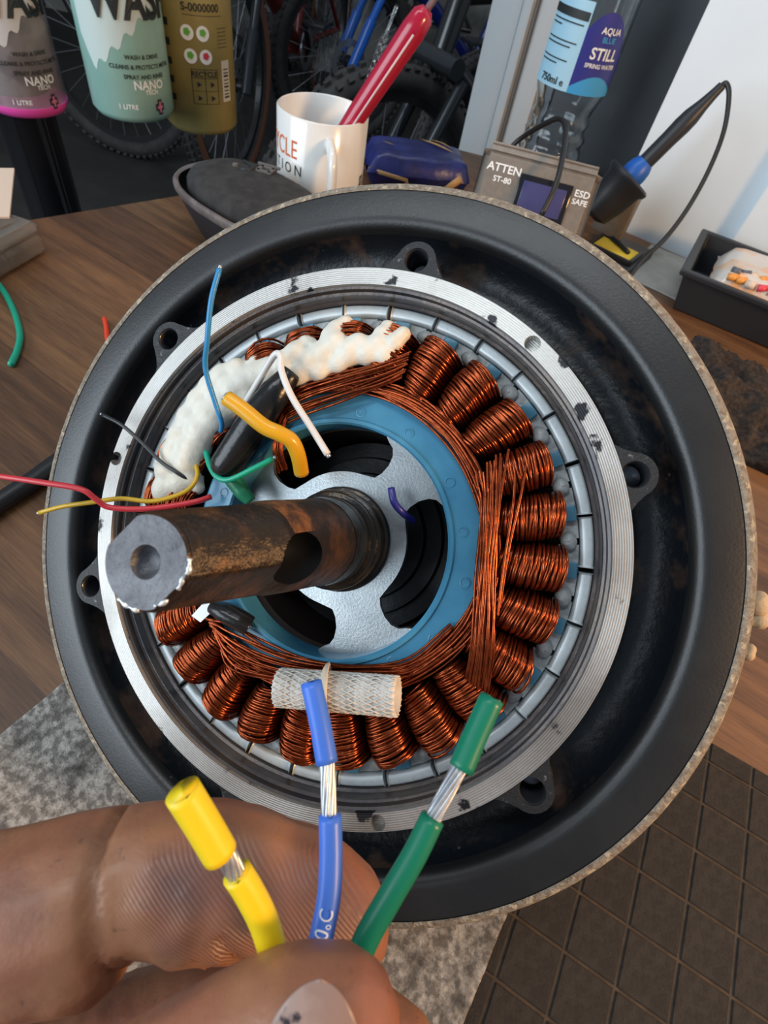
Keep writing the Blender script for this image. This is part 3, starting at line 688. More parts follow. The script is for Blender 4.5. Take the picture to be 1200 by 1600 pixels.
P = [(L0 * .40 + .0014 * math.sin(a), (rS + .0006) * math.cos(a), (rS + .0008) * math.sin(a)) for a in [R(t) for t in range(-60, 250, 12)]]
mk('tie', *tube(P, .0022, 8, True, .35), mat('cream_tie', (.70, .60, .47), .5), bs)

# ------------------------------------------------------------------ hand holding the three leads
DS = 850 / 1110
def cb(px, py, dmm, rmm): 
    p = at(px, py, dmm / 1000 * DS); return (p.x, p.y, p.z, rmm / 1000)
M_skin = bpy.data.materials.new('skin'); M_skin.use_nodes = True
def skin():
    N = M_skin.node_tree.nodes; L = M_skin.node_tree.links; b = N['Principled BSDF']; tc = N.new('ShaderNodeTexCoord')
    def nz(s, d=4):
        n = N.new('ShaderNodeTexNoise'); n.inputs['Scale'].default_value = s; n.inputs['Detail'].default_value = d; L.new(tc.outputs['Object'], n.inputs['Vector']); return n.outputs[0]
    def rg(v, a, c, lo=0, hi=1):
        r = N.new('ShaderNodeMapRange'); r.inputs[1].default_value = a; r.inputs[2].default_value = c; r.inputs[3].default_value = lo; r.inputs[4].default_value = hi; L.new(v, r.inputs[0]); return r.outputs[0]
    def mx(f, a, c):
        x = N.new('ShaderNodeMix'); x.data_type = 'RGBA'; L.new(f, x.inputs[0])
        if isinstance(a, tuple): x.inputs[6].default_value = (*a, 1)
        else: L.new(a, x.inputs[6])
        x.inputs[7].default_value = (*c, 1); return x.outputs[2]
    def mth(op, x, y):
        q = N.new('ShaderNodeMath'); q.operation = op
        for i, z in enumerate((x, y)):
            if isinstance(z, (int, float)): q.inputs[i].default_value = z
            else: L.new(z, q.inputs[i])
        return q.outputs[0]
    at_ = N.new('ShaderNodeAttribute'); at_.attribute_name = 'pad'; pad_ = at_.outputs['Fac']
    wv = N.new('ShaderNodeTexWave'); wv.wave_type = 'BANDS'; wv.bands_direction = 'DIAGONAL'; wv.inputs['Scale'].default_value = 700; wv.inputs['Distortion'].default_value = 6; wv.inputs['Detail'].default_value = 1.0; wv.inputs['Detail Scale'].default_value = .18
    L.new(tc.outputs['Object'], wv.inputs['Vector'])
    c = mx(rg(nz(70), .4, .65), (.335, .150, .076), (.29, .106, .060))
    c = mx(rg(nz(110), .52, .75, 0, .5), c, (.13, .065, .048))
    c = mx(rg(nz(500, 2), .66, .74, 0, .45), c, (.08, .045, .035))
    c = mx(mth('MULTIPLY', pad_, rg(nz(60), .38, .62, .1, .75)), c, (.155, .085, .072))
    c = mx(mth('MULTIPLY', pad_, rg(wv.outputs['Fac'], .3, .0, 0, .45)), c, (.07, .045, .045))
    L.new(c, b.inputs['Base Color']); b.inputs['Roughness'].default_value = .43
    b.inputs['Subsurface Weight'].default_value = .10; b.inputs['Subsurface Radius'].default_value = (.004, .0015, .0008); b.inputs['Subsurface Scale'].default_value = 1
    h_ = mth('ADD', mth('MULTIPLY', wv.outputs['Fac'], pad_), mth('MULTIPLY', nz(900, 3), .55))
    bp = N.new('ShaderNodeBump'); bp.inputs['Strength'].default_value = .45; bp.inputs['Distance'].default_value = .00035; L.new(h_, bp.inputs['Height']); L.new(bp.outputs[0], b.inputs['Normal'])
skin()
IX, TX, BX = 1.10, .935, 1.12
def lim(pts, k): return [cb(p[0], p[1], p[2] * k, p[3] * k) for p in pts]
index = lim([(-330, 1560, 122, 14.5), (-190, 1500, 112, 13.2), (-60, 1450, 106, 12.6), (60, 1428, 104, 12.5), (140, 1398, 105, 11.8), (205, 1366, 107, 10.0), (255, 1364, 107, 10.3), (320, 1368, 109, 10.9), (385, 1376, 110, 10.3), (420, 1388, 110.5, 9.9), (470, 1405, 111, 10.3), (520, 1432, 111, 9.0), (545, 1455, 110.5, 6.6)], IX)
pads = lim([(120, 1452, 103, 9.9), (300, 1398, 105, 8.8), (350, 1404, 105.5, 8.2)], IX)
thumb = lim([(-240, 2080, 128, 17), (-30, 1930, 112, 14), (140, 1800, 101, 12.0), (290, 1712, 94, 10.9), (390, 1650, 91, 9.9), (470, 1608, 90, 9.3), (525, 1602, 90, 8.6)], TX)
middle = lim([(-380, 1800, 132, 14), (-200, 1730, 127, 11.6), (0, 1700, 124, 10.4), (160, 1640, 123, 9.9), (330, 1582, 123, 9.4), (470, 1590, 121, 8.8), (570, 1622, 119, 8.2), (618, 1650, 117, 7.4)], BX)
ring_f = lim([(-390, 1960, 140, 13.5), (-200, 1890, 136, 11), (20, 1850, 133, 10.2), (220, 1830, 132, 9.4), (380, 1850, 130, 8.6), (460, 1890, 128, 7.8)], 1.08)
little = lim([(-380, 2110, 140, 13), (-200, 2060, 138, 9.6), (0, 2030, 136, 8.8), (160, 2030, 134, 8.0), (270, 2060, 132, 7.2)], 1.0)
palm = []
e = cb(-560, 2230, 128, 20)
for a in (index[0], middle[0], ring_f[0], little[0]): palm += [tuple(a[i] + (e[i] - a[i]) * t for i in range(4)) for t in (0, .2, .4, .6, .8, 1)]
palm += chain([thumb[0], cb(-420, 2150, 124, 20), e], 3) + chain([e, cb(-760, 2440, 122, 22)], 4)
balls = []
for fch in (index, thumb, middle, ring_f, little): balls += chain(fch, 5)
balls += pads + palm
hand = blob('hand', balls, .0010, M_skin, None, smooth=6)
me = hand.data
creases = []                                             # skin folds across the index finger: point, direction, width, depth
for (x, y, d_, x2, y2, w_, dp) in [(207, 1390, 107, 240, 1384, .0008, .0012), (222, 1400, 107, 250, 1392, .0007, .0006), (402, 1440, 110, 440, 1425, .0009, .0007), (392, 1690, 90, 420, 1664, .001, .0006)]:
    a = Vector(cb(x, y, d_ * IX, 1)[:3]); b_ = Vector(cb(x2, y2, d_ * IX, 1)[:3]); creases.append((a, (b_ - a).normalized(), w_, dp))
nrm = [v.normal.copy() for v in me.vertices]; pc_ = [(Vector(cb(x, y, d_, 1)[:3]), r_) for x, y, d_, r_ in [(320, 1440, 102, .0135), (500, 1425, 106, .0125), (430, 1440, 104, .010), (570, 1470, 106, .008)]]
pad_at = me.attributes.new('pad', 'FLOAT', 'POINT')
for v, n_ in zip(me.vertices, nrm):
    m_ = 0
    for c_, r_ in pc_: m_ = max(m_, min(1, max(0, (r_ - (v.co - c_).length) / (r_ * .45))))
    pad_at.data[v.index].value = m_
    for p_, d_, w_, dp in creases:
        dv = v.co - p_
        if dv.length < .0145: v.co = v.co - n_ * dp * math.exp(-(dv.dot(d_) / w_) ** 2)
me.update()
recenter(hand); tag(hand, 'bare soiled hand at lower left pinching three coloured leads', 'hand')
# thumb nail: curved plate facing the camera
td = Vector(thumb[5][:3]) - Vector(thumb[4][:3])
nail_c = at(492, 1612, (90 * TX * DS - 8.35) / 1000)
nd = (at(497, 1530, .07) - at(484, 1640, .07)).normalized()     # towards the tip
nf = (CAM - nail_c).normalized(); nf = (nf - nd * nf.dot(nd)).normalized(); ns = nd.cross(nf)
V, F = [], []; nu, nv = 20, 30
for i in range(nu + 1):
    for j in range(nv + 1):
        s = -1 + 2 * i / nu; t = j / nv
        wd = .0052 * (max(0, 1 - t ** 3.2)) ** .60
        L1 = -.0070 + t * .0108
        V.append(nail_c + ns * (s * wd) + nd * L1 - nf * ((s * wd) ** 2 * 42 + max(0, t - .6) ** 2 * .010 + .0002))
F = [(i * (nv + 1) + j, (i + 1) * (nv + 1) + j, (i + 1) * (nv + 1) + j + 1, i * (nv + 1) + j + 1) for i in range(nu) for j in range(nv)]
M_nail = mat('nail', (.27, .175, .145), .36, c2=(.33, .23, .195), scale=200, c3=(.03, .022, .03), scale3=170, lo3=.62, hi3=.67)
nl_ = mk('nail', V, F, M_nail); md = nl_.modifiers.new('s', 'SOLIDIFY'); md.thickness = .0005
nl_.parent = hand; nl_.matrix_parent_inverse = Matrix.Translation(-hand.location); nl_['label'] = 'thumb nail with a dark bruise'

def lead(name, label, m, ins, strand, cap_, r, r2, prt=None):
    o0 = at(*ins[0][:2], ins[0][2] * DS)
    root = empty(name, o0, label, 'wire', group='stripped leads in the hand')
    W = lambda pts, k=6: [p - o0 for p in spline([at(p[0], p[1], p[2] * DS) for p in pts], k)]
    def hollow(P, r_):                                   # tube with an open, hollow far end
        P = list(P); d = (P[-1] - P[-2]).normalized()
        P += [P[-1] + d * .00015, P[-1] - d * .0001, P[-1] - d * .0020]; n = len(P)
        rr = [r_] * (n - 3) + [r_ * .90, r_ * .62, r_ * .56]
        return tube(P, rr, 18)
    mk('insulation', *hollow(W(ins), r), m, root)
    a, b = at(*strand[0][:2], strand[0][2] * DS) - o0, at(*strand[1][:2], strand[1][2] * DS) - o0; d = (b - a).normalized(); _, _, frs = frames([a, b]); u, v = frs[0]
    parts = [tube([a, b], r * .45, 10)]
    for k in range(9):
        parts.append(tube([a.lerp(b, t / 10) + (u * math.cos(2 * math.pi * k / 9 + t * .13) + v * math.sin(2 * math.pi * k / 9 + t * .13)) * r * .5 for t in range(11)], r * .2, 6))
    mk('bare_strands', *join(parts), M_tin, root)
    P = W(cap_); mk('end_sleeve', *hollow(P, r2), m, root)
    if prt: prt(root, o0, W)
    return root
def prt(root, o0, W):
    P = W([(497, 1496, .1005), (503, 1460, .101), (511, 1425, .102), (518, 1385, .103)], 10)
    Pw, T, fr = frames(P); cam = CAM - o0
    def fn(x, y):
        t = min(max((x + .0024) / .0108 * (len(P) - 1), 0), len(P) - 1.001); i = int(t); p = Pw[i].lerp(Pw[i + 1], t - i); tg = T[i]
        f = (cam - p); f = (f - tg * f.dot(tg)).normalized(); s_ = f.cross(tg); a = y / .00178
        a += -.1
        return p + (f * math.cos(a) + s_ * -math.sin(a)) * .00182
    mk('printed_text', *text('00°C', .0029, fn, 'LEFT', bold=0), M_print, root, smooth=False)
lead('blue_lead', 'blue silicone lead, middle of the three held in the fingers', M_blead,
     [(490, 1520, .100), (503, 1460, .101), (514, 1400, .103), (517, 1340, .105), (516, 1274, .107)], [(515, 1290, .1066), (511, 1180, .1095)],
     [(511, 1192, .1092), (500, 1130, .111), (486, 1066, .113)], .00175, .00168, prt)
lead('green_lead', 'green silicone lead, rightmost of the three held in the fingers', M_glead,
     [(552, 1530, .098), (570, 1472, .099), (610, 1400, .101), (648, 1335, .103), (676, 1278, .105)], [(672, 1286, .1047), (722, 1192, .1085)],
     [(720, 1202, .108), (742, 1150, .110), (769, 1090, .112)], .00182, .00192)
lead('yellow_lead', 'yellow silicone lead, leftmost of the three with a hollow end facing up', M_ylead,
     [(432, 1520, .0955), (424, 1478, .0940), (410, 1435, .0925), (388, 1392, .0912), (370, 1364, .0903)], [(374, 1372, .0905), (348, 1328, .0885)],
     [(344, 1334, .0885), (316, 1286, .087), (285, 1236, .0855)], .00188, .00215)

# ------------------------------------------------------------------ things on the bench around the wheel
# loose wires and cable on the left
def loose(name, pts, r, m, label, cat='wire', n=8):
    P = spline(pts, 8); o = mk(name, *tube(P, r, n), m); recenter(o); return tag(o, label, cat)
loose('power_cable', [onz(-60, 826, .0055), onz(0, 785, .0055), onz(50, 752, .0055), onz(100, 716, .0055), onz(150, 690, .0055)], .0052, M_cable, 'thick black cable on the bench left of the wheel', 'cable', 12)
loose('loose_wire', [onz(-25, 420, .004), onz(2, 450, .003), onz(20, 482, .0025), onz(31, 520, .0025), onz(27, 548, .0025), onz(17, 570, .0025)], .0021, M_wgrn, 'loose green wire lying on the bench at left edge')
loose('loose_wire', [onz(163, 497, .0025), onz(166, 512, .002), onz(168, 530, .002), onz(176, 560, .002)], .0016, mat('orange_red_pvc', (.72, .06, .025), .35), 'short red wire end on the bench behind the rim')
# clear organiser box with a card on it
bang = 81
cbx = empty('organiser_box', (-.303, .374, .0005), 'frosted clear plastic organiser box at left edge of the bench', 'box', rz=R(bang - 180))
def shellbox(sx, sy, sz, t, bev, c=(0, 0, 0)):
    a = box(sx, sy, sz, c, bev, 1); b = box(sx - 2 * t, sy - 2 * t, sz - t * 2, (c[0], c[1], c[2] + t), bev * .8, 1)
    return join([a, (b[0], [tuple(reversed(f)) for f in b[1]])])
mk('tray', *shellbox(.16, .058, .015, .0012, .003, (.08, -.029, 0)), M_frost, cbx, sharp=25)
mk('lid', *shellbox(.16, .060, .0105, .0010, .004, (.08, -.0295, .0152)), M_frost, cbx, sharp=25)
mk('lid_boss', *join([box(.03, .038, .002, (.024, -.03, .0255), .0015), box(.05, .034, .002, (.08, -.03, .0255), .001)]), M_frost, cbx, sharp=25)
for x in (.03, .07, .11): mk('divider', *box(.001, .054, .012, (x, -.029, .0015)), M_frost, cbx, smooth=False)
mk('loose_part', *tube([(.016, -.009, .0062), (.03, -.011, .0062)], .004, 8, True, .7), M_dark, cbx)
cd_ = mk('card', *box(.11, .085, .0016, (0, 0, 0)), M_carton, smooth=False)
p = onz(30, 299, .029); cd_.location = (p.x - .052, p.y - .030, .0277); cd_.rotation_euler = (0, 0, R(30)); tag(cd_, 'pale beige card lying on the organiser box at left edge', 'card')

# black zip pouch
pc = Vector((-.158, .452, 0))
pch = empty('carry_case', (pc.x, pc.y, 0), 'oval charcoal fabric case with embossed mark beside the white mug', 'case', rz=R(-30)); pch.scale = (1, 1, 1.35)
def oval(prof, sx, sy, n=56, pw=2.6):
    V, F = lathe(prof, n); W = []
    for x, y, z in V:
        r_ = math.hypot(x, y); 
        if r_ < 1e-9: W.append((0, 0, z)); continue
        c_, s_ = x / r_, y / r_; k = (abs(c_) ** pw + abs(s_) ** pw) ** (-1 / pw)
        W.append((c_ * k * r_ * sx, s_ * k * r_ * sy, z))
    return W, F
mk('bowl', *oval([(0, .0), (.62, .0), (.75, .004), (.93, .020), (1.0, .029), (.985, .0315)], .075, .046), M_dark, pch)
V, F = oval([(1.0, .027), (1.03, .029), (1.035, .0315), (1.0, .0335), (.96, .0325)], .075, .046); mk('piping', V, F, M_rimp, pch)
mk('lid', *oval([(.86, .029), (.85, .0345), (.80, .0385), (.6, .0415), (.3, .0425), (0, .0428)], .075, .046), M_fab, pch)
M_emb = mat('worn_grey_print', (.13, .12, .115), .6)
ez = .0424
E_ = Matrix.Translation((-.020, .012, 0)) @ Matrix.Rotation(R(22), 4, 'Z')
mk('emblem', *xf(join([xf(box(.020, .0030, .0012), Matrix.Translation((.012, .0135, ez))), xf(box(.012, .0028, .0012), Matrix.Translation((.013, .0010, ez))), xf(box(.012, .0028, .0012), Matrix.Translation((.013, .0088, ez))),
     xf(box(.0030, .0105, .0012), Matrix.Translation((.0078, .0049, ez))), xf(box(.0030, .0105, .0012), Matrix.Translation((.0182, .0049, ez)))]), E_), M_emb, pch, smooth=False)
mk('emblem', *xf(lathe([(0, .0012), (.0022, .0012), (.0024, 0)], 14), E_ @ Matrix.Translation((-.012, -.001, ez - .0003))), M_emb, pch, smooth=False)
mk('emblem', *xf(tube([(-.010, .011, ez), (.001, .004, ez), (.0035, -.002, ez), (.000, -.005, ez), (-.006, -.0055, ez)], .0012, 6), E_), M_ink, pch)

# mug
mug_c = Vector((-.1236, .5378, 0))
mug = empty('mug', (mug_c.x, mug_c.y, 0), 'white printed mug holding tools behind the wheel', 'mug')
MR, MH = .0400, .0935
mk('body', *lathe([(0, .003), (.036, .003), (.036, 0), (.0375, .0), (MR - .0008, .003), (MR, .008), (MR, MH - .001), (MR - .0012, MH), (MR - .0028, MH - .001), (MR - .0035, .012), (.030, .007), (0, .007)], 72), M_white, mug, sharp=60)
cdir = math.atan2(-mug_c.y, -mug_c.x)                    # towards the camera
hang = cdir + R(9)
P = [(MR - .002, .078), (MR + .010, .0795), (MR + .021, .074), (MR + .025, .060), (MR + .024, .042), (MR + .018, .028), (MR + .008, .021), (MR - .002, .020)]
P = spline([(r_ * math.cos(hang), r_ * math.sin(hang), z_) for r_, z_ in P], 5)
mk('handle', *tube(P, .0058, 12, True, .72), M_white, mug)
def onmug(a0, z0): return lambda x, y: ((MR + .0003) * math.cos(a0 + x / MR), (MR + .0003) * math.sin(a0 + x / MR), z0 + y)
tl = cdir - R(47)
mk('print', *text('CYCLE', .0205, lambda x, y: onmug(tl - R(15), .068)(x * .72, y), bold=0), M_orange, mug, smooth=False)
mk('print', *text('S T A T I O N', .0120, lambda x, y: onmug(tl - R(19), .0525)(x * .85, y), bold=0), M_ink, mug, smooth=False)
mk('print', *text('EST 11', .010, lambda x, y: ((MR + .0003) * math.cos(cdir + R(68) + y / MR), (MR + .0003) * math.sin(cdir + R(68) + y / MR), .035 - x)), M_ink, mug, smooth=False)
# screwdriver and twisted rod in the mug
sd_a = at(556, 182, .465); sd_b = at(668, 14, .410)
d = (sd_b - sd_a).normalized(); sd0 = sd_a - d * .078
sdr = empty('screwdriver', sd0, 'red translucent screwdriver handle with white stripe standing in the mug', 'screwdriver')
Q = lambda t: (sd_b - sd0) * t
M_red = mat('red_translucent', (.50, .012, .05), .22, trans=.25, coat=.3)
mk('handle', *tube([Q(0), Q(.02), Q(.1), Q(.5), Q(.9), Q(.97), Q(1.0)], [.0034, .0062, .0070, .0088, .0098, .0086, .0045], 16), M_red, sdr)
mk('shaft', *tube([Q(1.0), Q(1.35)], .0026, 10), M_alu, sdr)
sv = (CAM - sd_a); sv = (sv - d * sv.dot(d)).normalized()
mk('stripe', *tube([Q(t) + sv * (.0067 + .0029 * t) - (sv.cross(d)) * .0018 for t in (.12, .5, .9)], .0010, 6), mat('pale_stripe', (.62, .50, .55), .3), sdr)
tw_a = at(577, 126, .466); tw_b = at(620, 8, .452); d = (tw_b - tw_a)
P = []; _, _, frs = frames([tw_a, tw_b]); u, v = frs[0]
tw = mk('twisted_rod', *join([tube([tw_a - d * .7 + d * (1.7 * t / 60) + (u * math.cos(t * .55 + s) + v * math.sin(t * .55 + s)) * (.0028 if t < 46 else .0028 * (60 - t) / 14 * .3) for t in range(61)], .0010, 6) for s in (0, 2.09, 4.19)] + [tube([tw_b - d * .15, tw_b], .0016, 6)]), M_clear)
recenter(tw); tag(tw, 'clear twisted rod beside the red screwdriver in the mug', 'rod')

# navy foil packet
pk = Vector((-.045, .672, 0))
pkt = empty('foil_packet', (pk.x, pk.y, 0), 'navy blue foil packet with gold print right of the mug', 'packet', rz=R(15))
def pillow(sx, sy, sz, n=18):
    from mathutils import noise as mn
    V, F = [], []
    for side in (0, 1):
        for i in range(n + 1):
            for j in range(n + 1):
                x, y = -1 + 2 * i / n, -1 + 2 * j / n
                e = (max(0, 1 - abs(x) ** 7) * max(0, 1 - abs(y) ** 7)) ** .35; b = .0022 * mn.noise(Vector((x * 2.2, y * 2.2, side * 5)))
                V.append((x * sx / 2 + b, y * sy / 2 + b, sz * (.5 + (.5 if side else -.5) * e) + (b if side else 0)))
    k = n + 1; o_ = k * k
    for i in range(n):
        for j in range(n):
            F.append((i * k + j, i * k + j + 1, (i + 1) * k + j + 1, (i + 1) * k + j)); F.append((o_ + i * k + j, o_ + (i + 1) * k + j, o_ + (i + 1) * k + j + 1, o_ + i * k + j + 1))
    return V, F
mk('pouch', *pillow(.115, .066, .036), M_navyf, pkt)
M_gold2 = mat('tan_print', (.42, .26, .11), .45)
def strip(pts, w, z=.0365):                              # flat printed flash on the top
    P = spline(pts, 4); V = []; F = []
    for i, p in enumerate(P):
        t = (P[min(i + 1, len(P) - 1)] - P[max(i - 1, 0)]).normalized(); n_ = Vector((-t.y, t.x, 0)); ww = w * math.sin(math.pi * (i + .6) / (len(P) + .2))
        V += [p + n_ * ww, p - n_ * ww]
    F = [(2 * i, 2 * i + 1, 2 * i + 3, 2 * i + 2) for i in range(len(P) - 1)]; return V, F
for pts, w_ in [([(.006, .022, .0378), (.022, .014, .0374), (.040, .000, .036)], .0022), ([(.018, .026, .0374), (.030, .022, .037), (.040, .012, .036)], .0012), ([(-.040, .004, .0372), (-.034, -.002, .0378), (-.028, -.006, .0378)], .0006)]:
    mk('gold_print', *strip(pts, w_), M_gold2, pkt, smooth=False)
for pts, r_ in [([(-.0565, -.031, .020), (-.034, -.0335, .017), (-.014, -.0335, .014), (-.010, -.0335, .002)], .0022), ([(.030, -.0330, .006), (.046, -.0335, .022)], .0042), ([(.043, -.0330, .006), (.046, -.0330, .010)], .003)]:
    mk('gold_print', *tube(pts, r_, 6, True, .3), M_gold2, pkt)

# soldering station: a wedge-shaped desk unit
st0 = Vector((.0195, .500, .002)); 
stn = empty('soldering_station', (st0.x, st0.y, .0005), 'bronze-grey soldering station with dark display behind the wheel', 'soldering station', rz=R(-4))
SW, ST, SB, FH = .098, .107, .0, .040                      # width, top height, front lip, sloping depth
prof = [(0, 0), (0, .012), (FH, ST - .003), (FH + .003, ST), (FH + .007, ST - .001), (FH + .022, 0)]  # y, z
bm = bmesh.new(); vs0 = [bm.verts.new((0, y - FH, z)) for y, z in prof]; vs1 = [bm.verts.new((SW, y - FH, z)) for y, z in prof]
n = len(prof)
bm.faces.new(vs0); bm.faces.new(list(reversed(vs1)))
for i in range(n): bm.faces.new((vs0[i], vs1[i], vs1[(i + 1) % n], vs0[(i + 1) % n]))
bmesh.ops.recalc_face_normals(bm, faces=bm.faces[:]); bmesh.ops.bevel(bm, geom=bm.edges[:], offset=.0055, segments=4, affect='EDGES')
bm.verts.index_update(); V = [v.co.copy() for v in bm.verts]; F = [tuple(v.index for v in f.verts) for f in bm.faces]; bm.free()
mk('body', V, F, M_stn, stn, sharp=40)
fd = Vector((0, FH, ST - .003 - .012)).normalized(); fn_ = Vector((0, -fd.z, fd.y)); f0 = Vector((0, -FH, .012)); fl = math.hypot(FH, ST - .015)
def face(x, s, off=.0004): return f0 + Vector((x, 0, 0)) + fd * s + fn_ * off
def fbox(x0, x1, s0, s1, h, bev):
    V, F = box(x1 - x0, s1 - s0, h, bev=bev); mtx = Matrix.Identity(4)
    for i in range(3): mtx[i][0], mtx[i][1], mtx[i][2], mtx[i][3] = (1, 0, 0)[i], fd[i], fn_[i], face((x0 + x1) / 2, (s0 + s1) / 2, -h * .4)[i]
    return xf((V, F), mtx)
mk('bezel', *fbox(.034, .078, fl - .043, fl - .012, .003, .001), M_scr, stn, sharp=30)
mk('display', *fbox(.038, .074, fl - .0385, fl - .0165, .0036, .0004), M_lcd, stn, sharp=30)
mk('knob', *xf(lathe([(0, .006), (.006, .006), (.0075, .004), (.0075, 0)], 24), Matrix.Translation(face(.070, fl - .062, 0)) @ Matrix(((1, 0, 0, 0), (0, fd.y, fn_.y, 0), (0, fd.z, fn_.z, 0), (0, 0, 0, 1)))), M_dark, stn)
for s, sz, x, dn in [('ATTEN', .0082, .020, .0125), ('ST-80', .0058, .0205, .0205), ('ESD', .0068, .0865, .0165), ('SAFE', .0056, .0865, .0225)]:
    V, F = text(s, sz, lambda a, b: face(x + a * 1.1, fl - dn + b, .0005)); mk('lettering', V, F, M_whink, stn, smooth=False)
cab = spline([at(846, 336, .428), at(868, 290, .422), at(880, 240, .425), at(884, 200, .434), at(876, 186, .443), at(858, 190, .455), at(820, 212, .487), at(798, 232, .50), at(786, 262, .52)], 6)
cbl = mk('cable', *tube(cab, .0022, 8), M_cable, stn); cbl.matrix_parent_inverse = (Matrix.Translation(stn.location) @ stn.rotation_euler.to_matrix().to_4x4()).inverted()

# soldering iron, stand
hold_p = at(986, 276, .520); iron_t = at(1128, 134, .470); idr = (iron_t - hold_p).normalized()
sb = onz(966, 388, .009)
std = empty('iron_stand', (sb.x, sb.y, 0), 'black iron stand with funnel holder and yellow sponge beside the station', 'stand', rz=R(-30))
stb = std
mk('base', *box(.058, .072, .008, (0, 0, .0005), .003), M_dark, stb, sharp=30)
mk('sponge', *box(.042, .030, .004, (0, -.010, .0082), .001), M_spg, stb, sharp=30)
mk('rim', *join([box(.046, .003, .006, (0, -.0275, .0082), .001), box(.003, .034, .006, (-.0235, -.010, .0082), .001), box(.003, .034, .006, (.0235, -.010, .0082), .001)]), M_dark, stb, sharp=30)
mk('cleaning_rod', *tube([(-.012, .004, .0142), (.010, -.008, .0142), (.014, -.012, .0142)], .0022, 8), M_dark, stb)
mk('upright', *box(.036, .014, .05, (-.024, .022, .008), .004), M_stn, stb, sharp=30)
inv = (Matrix.Translation(std.location) @ Matrix.Rotation(R(-30), 4, 'Z')).inverted()
hq = idr.to_track_quat('Z', 'Y').to_matrix().to_4x4(); hm = inv @ Matrix.Translation(hold_p) @ hq
mk('holder', *xf(lathe(mm([(7, -46), (15, -42), (19, -24), (20.5, -8), (23.5, -5), (24, -2), (22, 0), (17.5, -1), (16, -8), (13, -24), (10, -40)]), 36), hm), M_dark, stb, sharp=40)
iron = empty('soldering_iron', hold_p, 'black soldering iron with blue collar resting in its stand', 'soldering iron')
hl = (iron_t - hold_p).length * 1000
mk('handle', *xf(lathe(mm([(0, 6), (7.2, 6), (7.6, 10), (7.6, 40), (8.2, hl * .58), (7.8, hl * .68), (5.6, hl * .80), (4.4, hl * .9), (3.8, hl), (2, hl + 1), (0, hl + 1)]), 24), hq), M_dark, iron, sharp=50)
mk('collar', *xf(lathe(mm([(0, -7), (10.5, -6.5), (11.8, -2), (11.8, 5), (10.8, 11), (8.2, 16), (0, 16)]), 28), hq), M_handle, iron, sharp=50)
mk('barrel', *xf(lathe(mm([(0, -46), (.6, -46), (2.6, -36), (3, -6), (0, -6)]), 16), hq), M_alu, iron)
cord = spline([at(1124, 138, .471), at(1134, 130, .468), at(1139, 150, .469), at(1131, 205, .473), at(1108, 265, .480), at(1075, 325, .487), at(1040, 372, .49), at(1008, 402, .49), at(990, 424, .485), at(972, 450, .48)], 6)
cr = mk('cord', *tube([p - hold_p for p in cord], .0021, 8), M_cable, iron)

# water bottle
wb = Vector((.097, .698, 0))
wbt = empty('water_bottle', (wb.x, wb.y, .0005), 'clear plastic water bottle with blue STILL label behind the station', 'bottle')
BR = .0365
prof = [(.0, .004), (.022, .002), (.031, 0), (.0345, .006)]
z = .01
while z < .098: prof.append((BR - .0022 - .0016 * math.sin(z * 420) - .004 * max(0, math.sin((z - .05) * 38)), z)); z += .0032
prof += [(.031, .102), (.0345, .110), (BR, .118), (BR, .186), (BR + .0006, .192), (BR - .001, .205), (.028, .225), (.018, .240), (.0135, .248), (.0135, .262)]
outer = prof; inner = [(max(r_ - .0009, 0), z_) for r_, z_ in reversed(prof)]
from mathutils import noise as mn_
V, F = lathe(outer + inner, 72)
V = [(x * (1 + k_), y * (1 + k_), z_) for x, y, z_ in V for k_ in [(.05 * mn_.noise(Vector((x * 90, y * 90, z_ * 70))) if .008 < z_ < .108 else .012 * mn_.noise(Vector((x * 60, y * 60, z_ * 40))) if z_ > .19 else 0)]]
mk('body', V, F, M_clear, wbt)
mk('cap', *lathe([(.0145, .250), (.0148, .264), (.013, .266), (0, .266)], 30), mat('blue_cap', (.02, .12, .5), .4), wbt, sharp=40)
wcd = math.atan2(-wb.y, -wb.x)
def patch(r_, a0, a1, z0, z1, n=14): return lathe([(r_, z0), (r_, z1)], n, a0, a1)
M_lblue = mat('pale_blue_label', (.36, .60, .74), .4); M_lnavy = mat('navy_label', (.035, .04, .24), .35); M_lsky = mat('sky_label', (.05, .32, .62), .4)
lab = mk('label', *patch(BR + .0005, wcd - R(78), wcd - R(4), .116, .184), M_lblue, wbt)
V, F = [], []
nA = 16
for i in range(nA + 1):
    t = i / nA; a = wcd + R(-4 + 76 * t); zt = .150 + .030 * math.sin(math.pi * min(1, t * .95 + .12)) ** .7
    V += [((BR + .0006) * math.cos(a), (BR + .0006) * math.sin(a), zz) for zz in (.122, zt)]
mk('label', V, [(2 * i, 2 * i + 2, 2 * i + 3, 2 * i + 1) for i in range(nA)], M_lnavy, wbt)
V = []
for i in range(nA + 1):
    t = i / nA; a = wcd + R(-4 + 76 * t)
    V += [((BR + .0009) * math.cos(a), (BR + .0009) * math.sin(a), zz) for zz in (.116, .121 + .011 * math.sin(math.pi * t))]
mk('label', V, [(2 * i, 2 * i + 2, 2 * i + 3, 2 * i + 1) for i in range(nA)], M_lsky, wbt)
def onb(a0, z0, r_=BR + .0012): return lambda x, y: (r_ * math.cos(a0 + x / r_), r_ * math.sin(a0 + x / r_), z0 + y)
for s, sz, da, zz, mm_ in [('AQUA', .007, 32, .1665, M_whink), ('BLUE', .006, 32, .160, M_lsky), ('STILL', .0125, 33, .149, M_whink), ('SPRING WATER', .0048, 34, .140, M_whink), ('750ml e', .0085, -34, .122, M_ink)]:
    mk('lettering', *text(s, sz, onb(wcd + R(da), zz)), mm_, wbt, smooth=False)
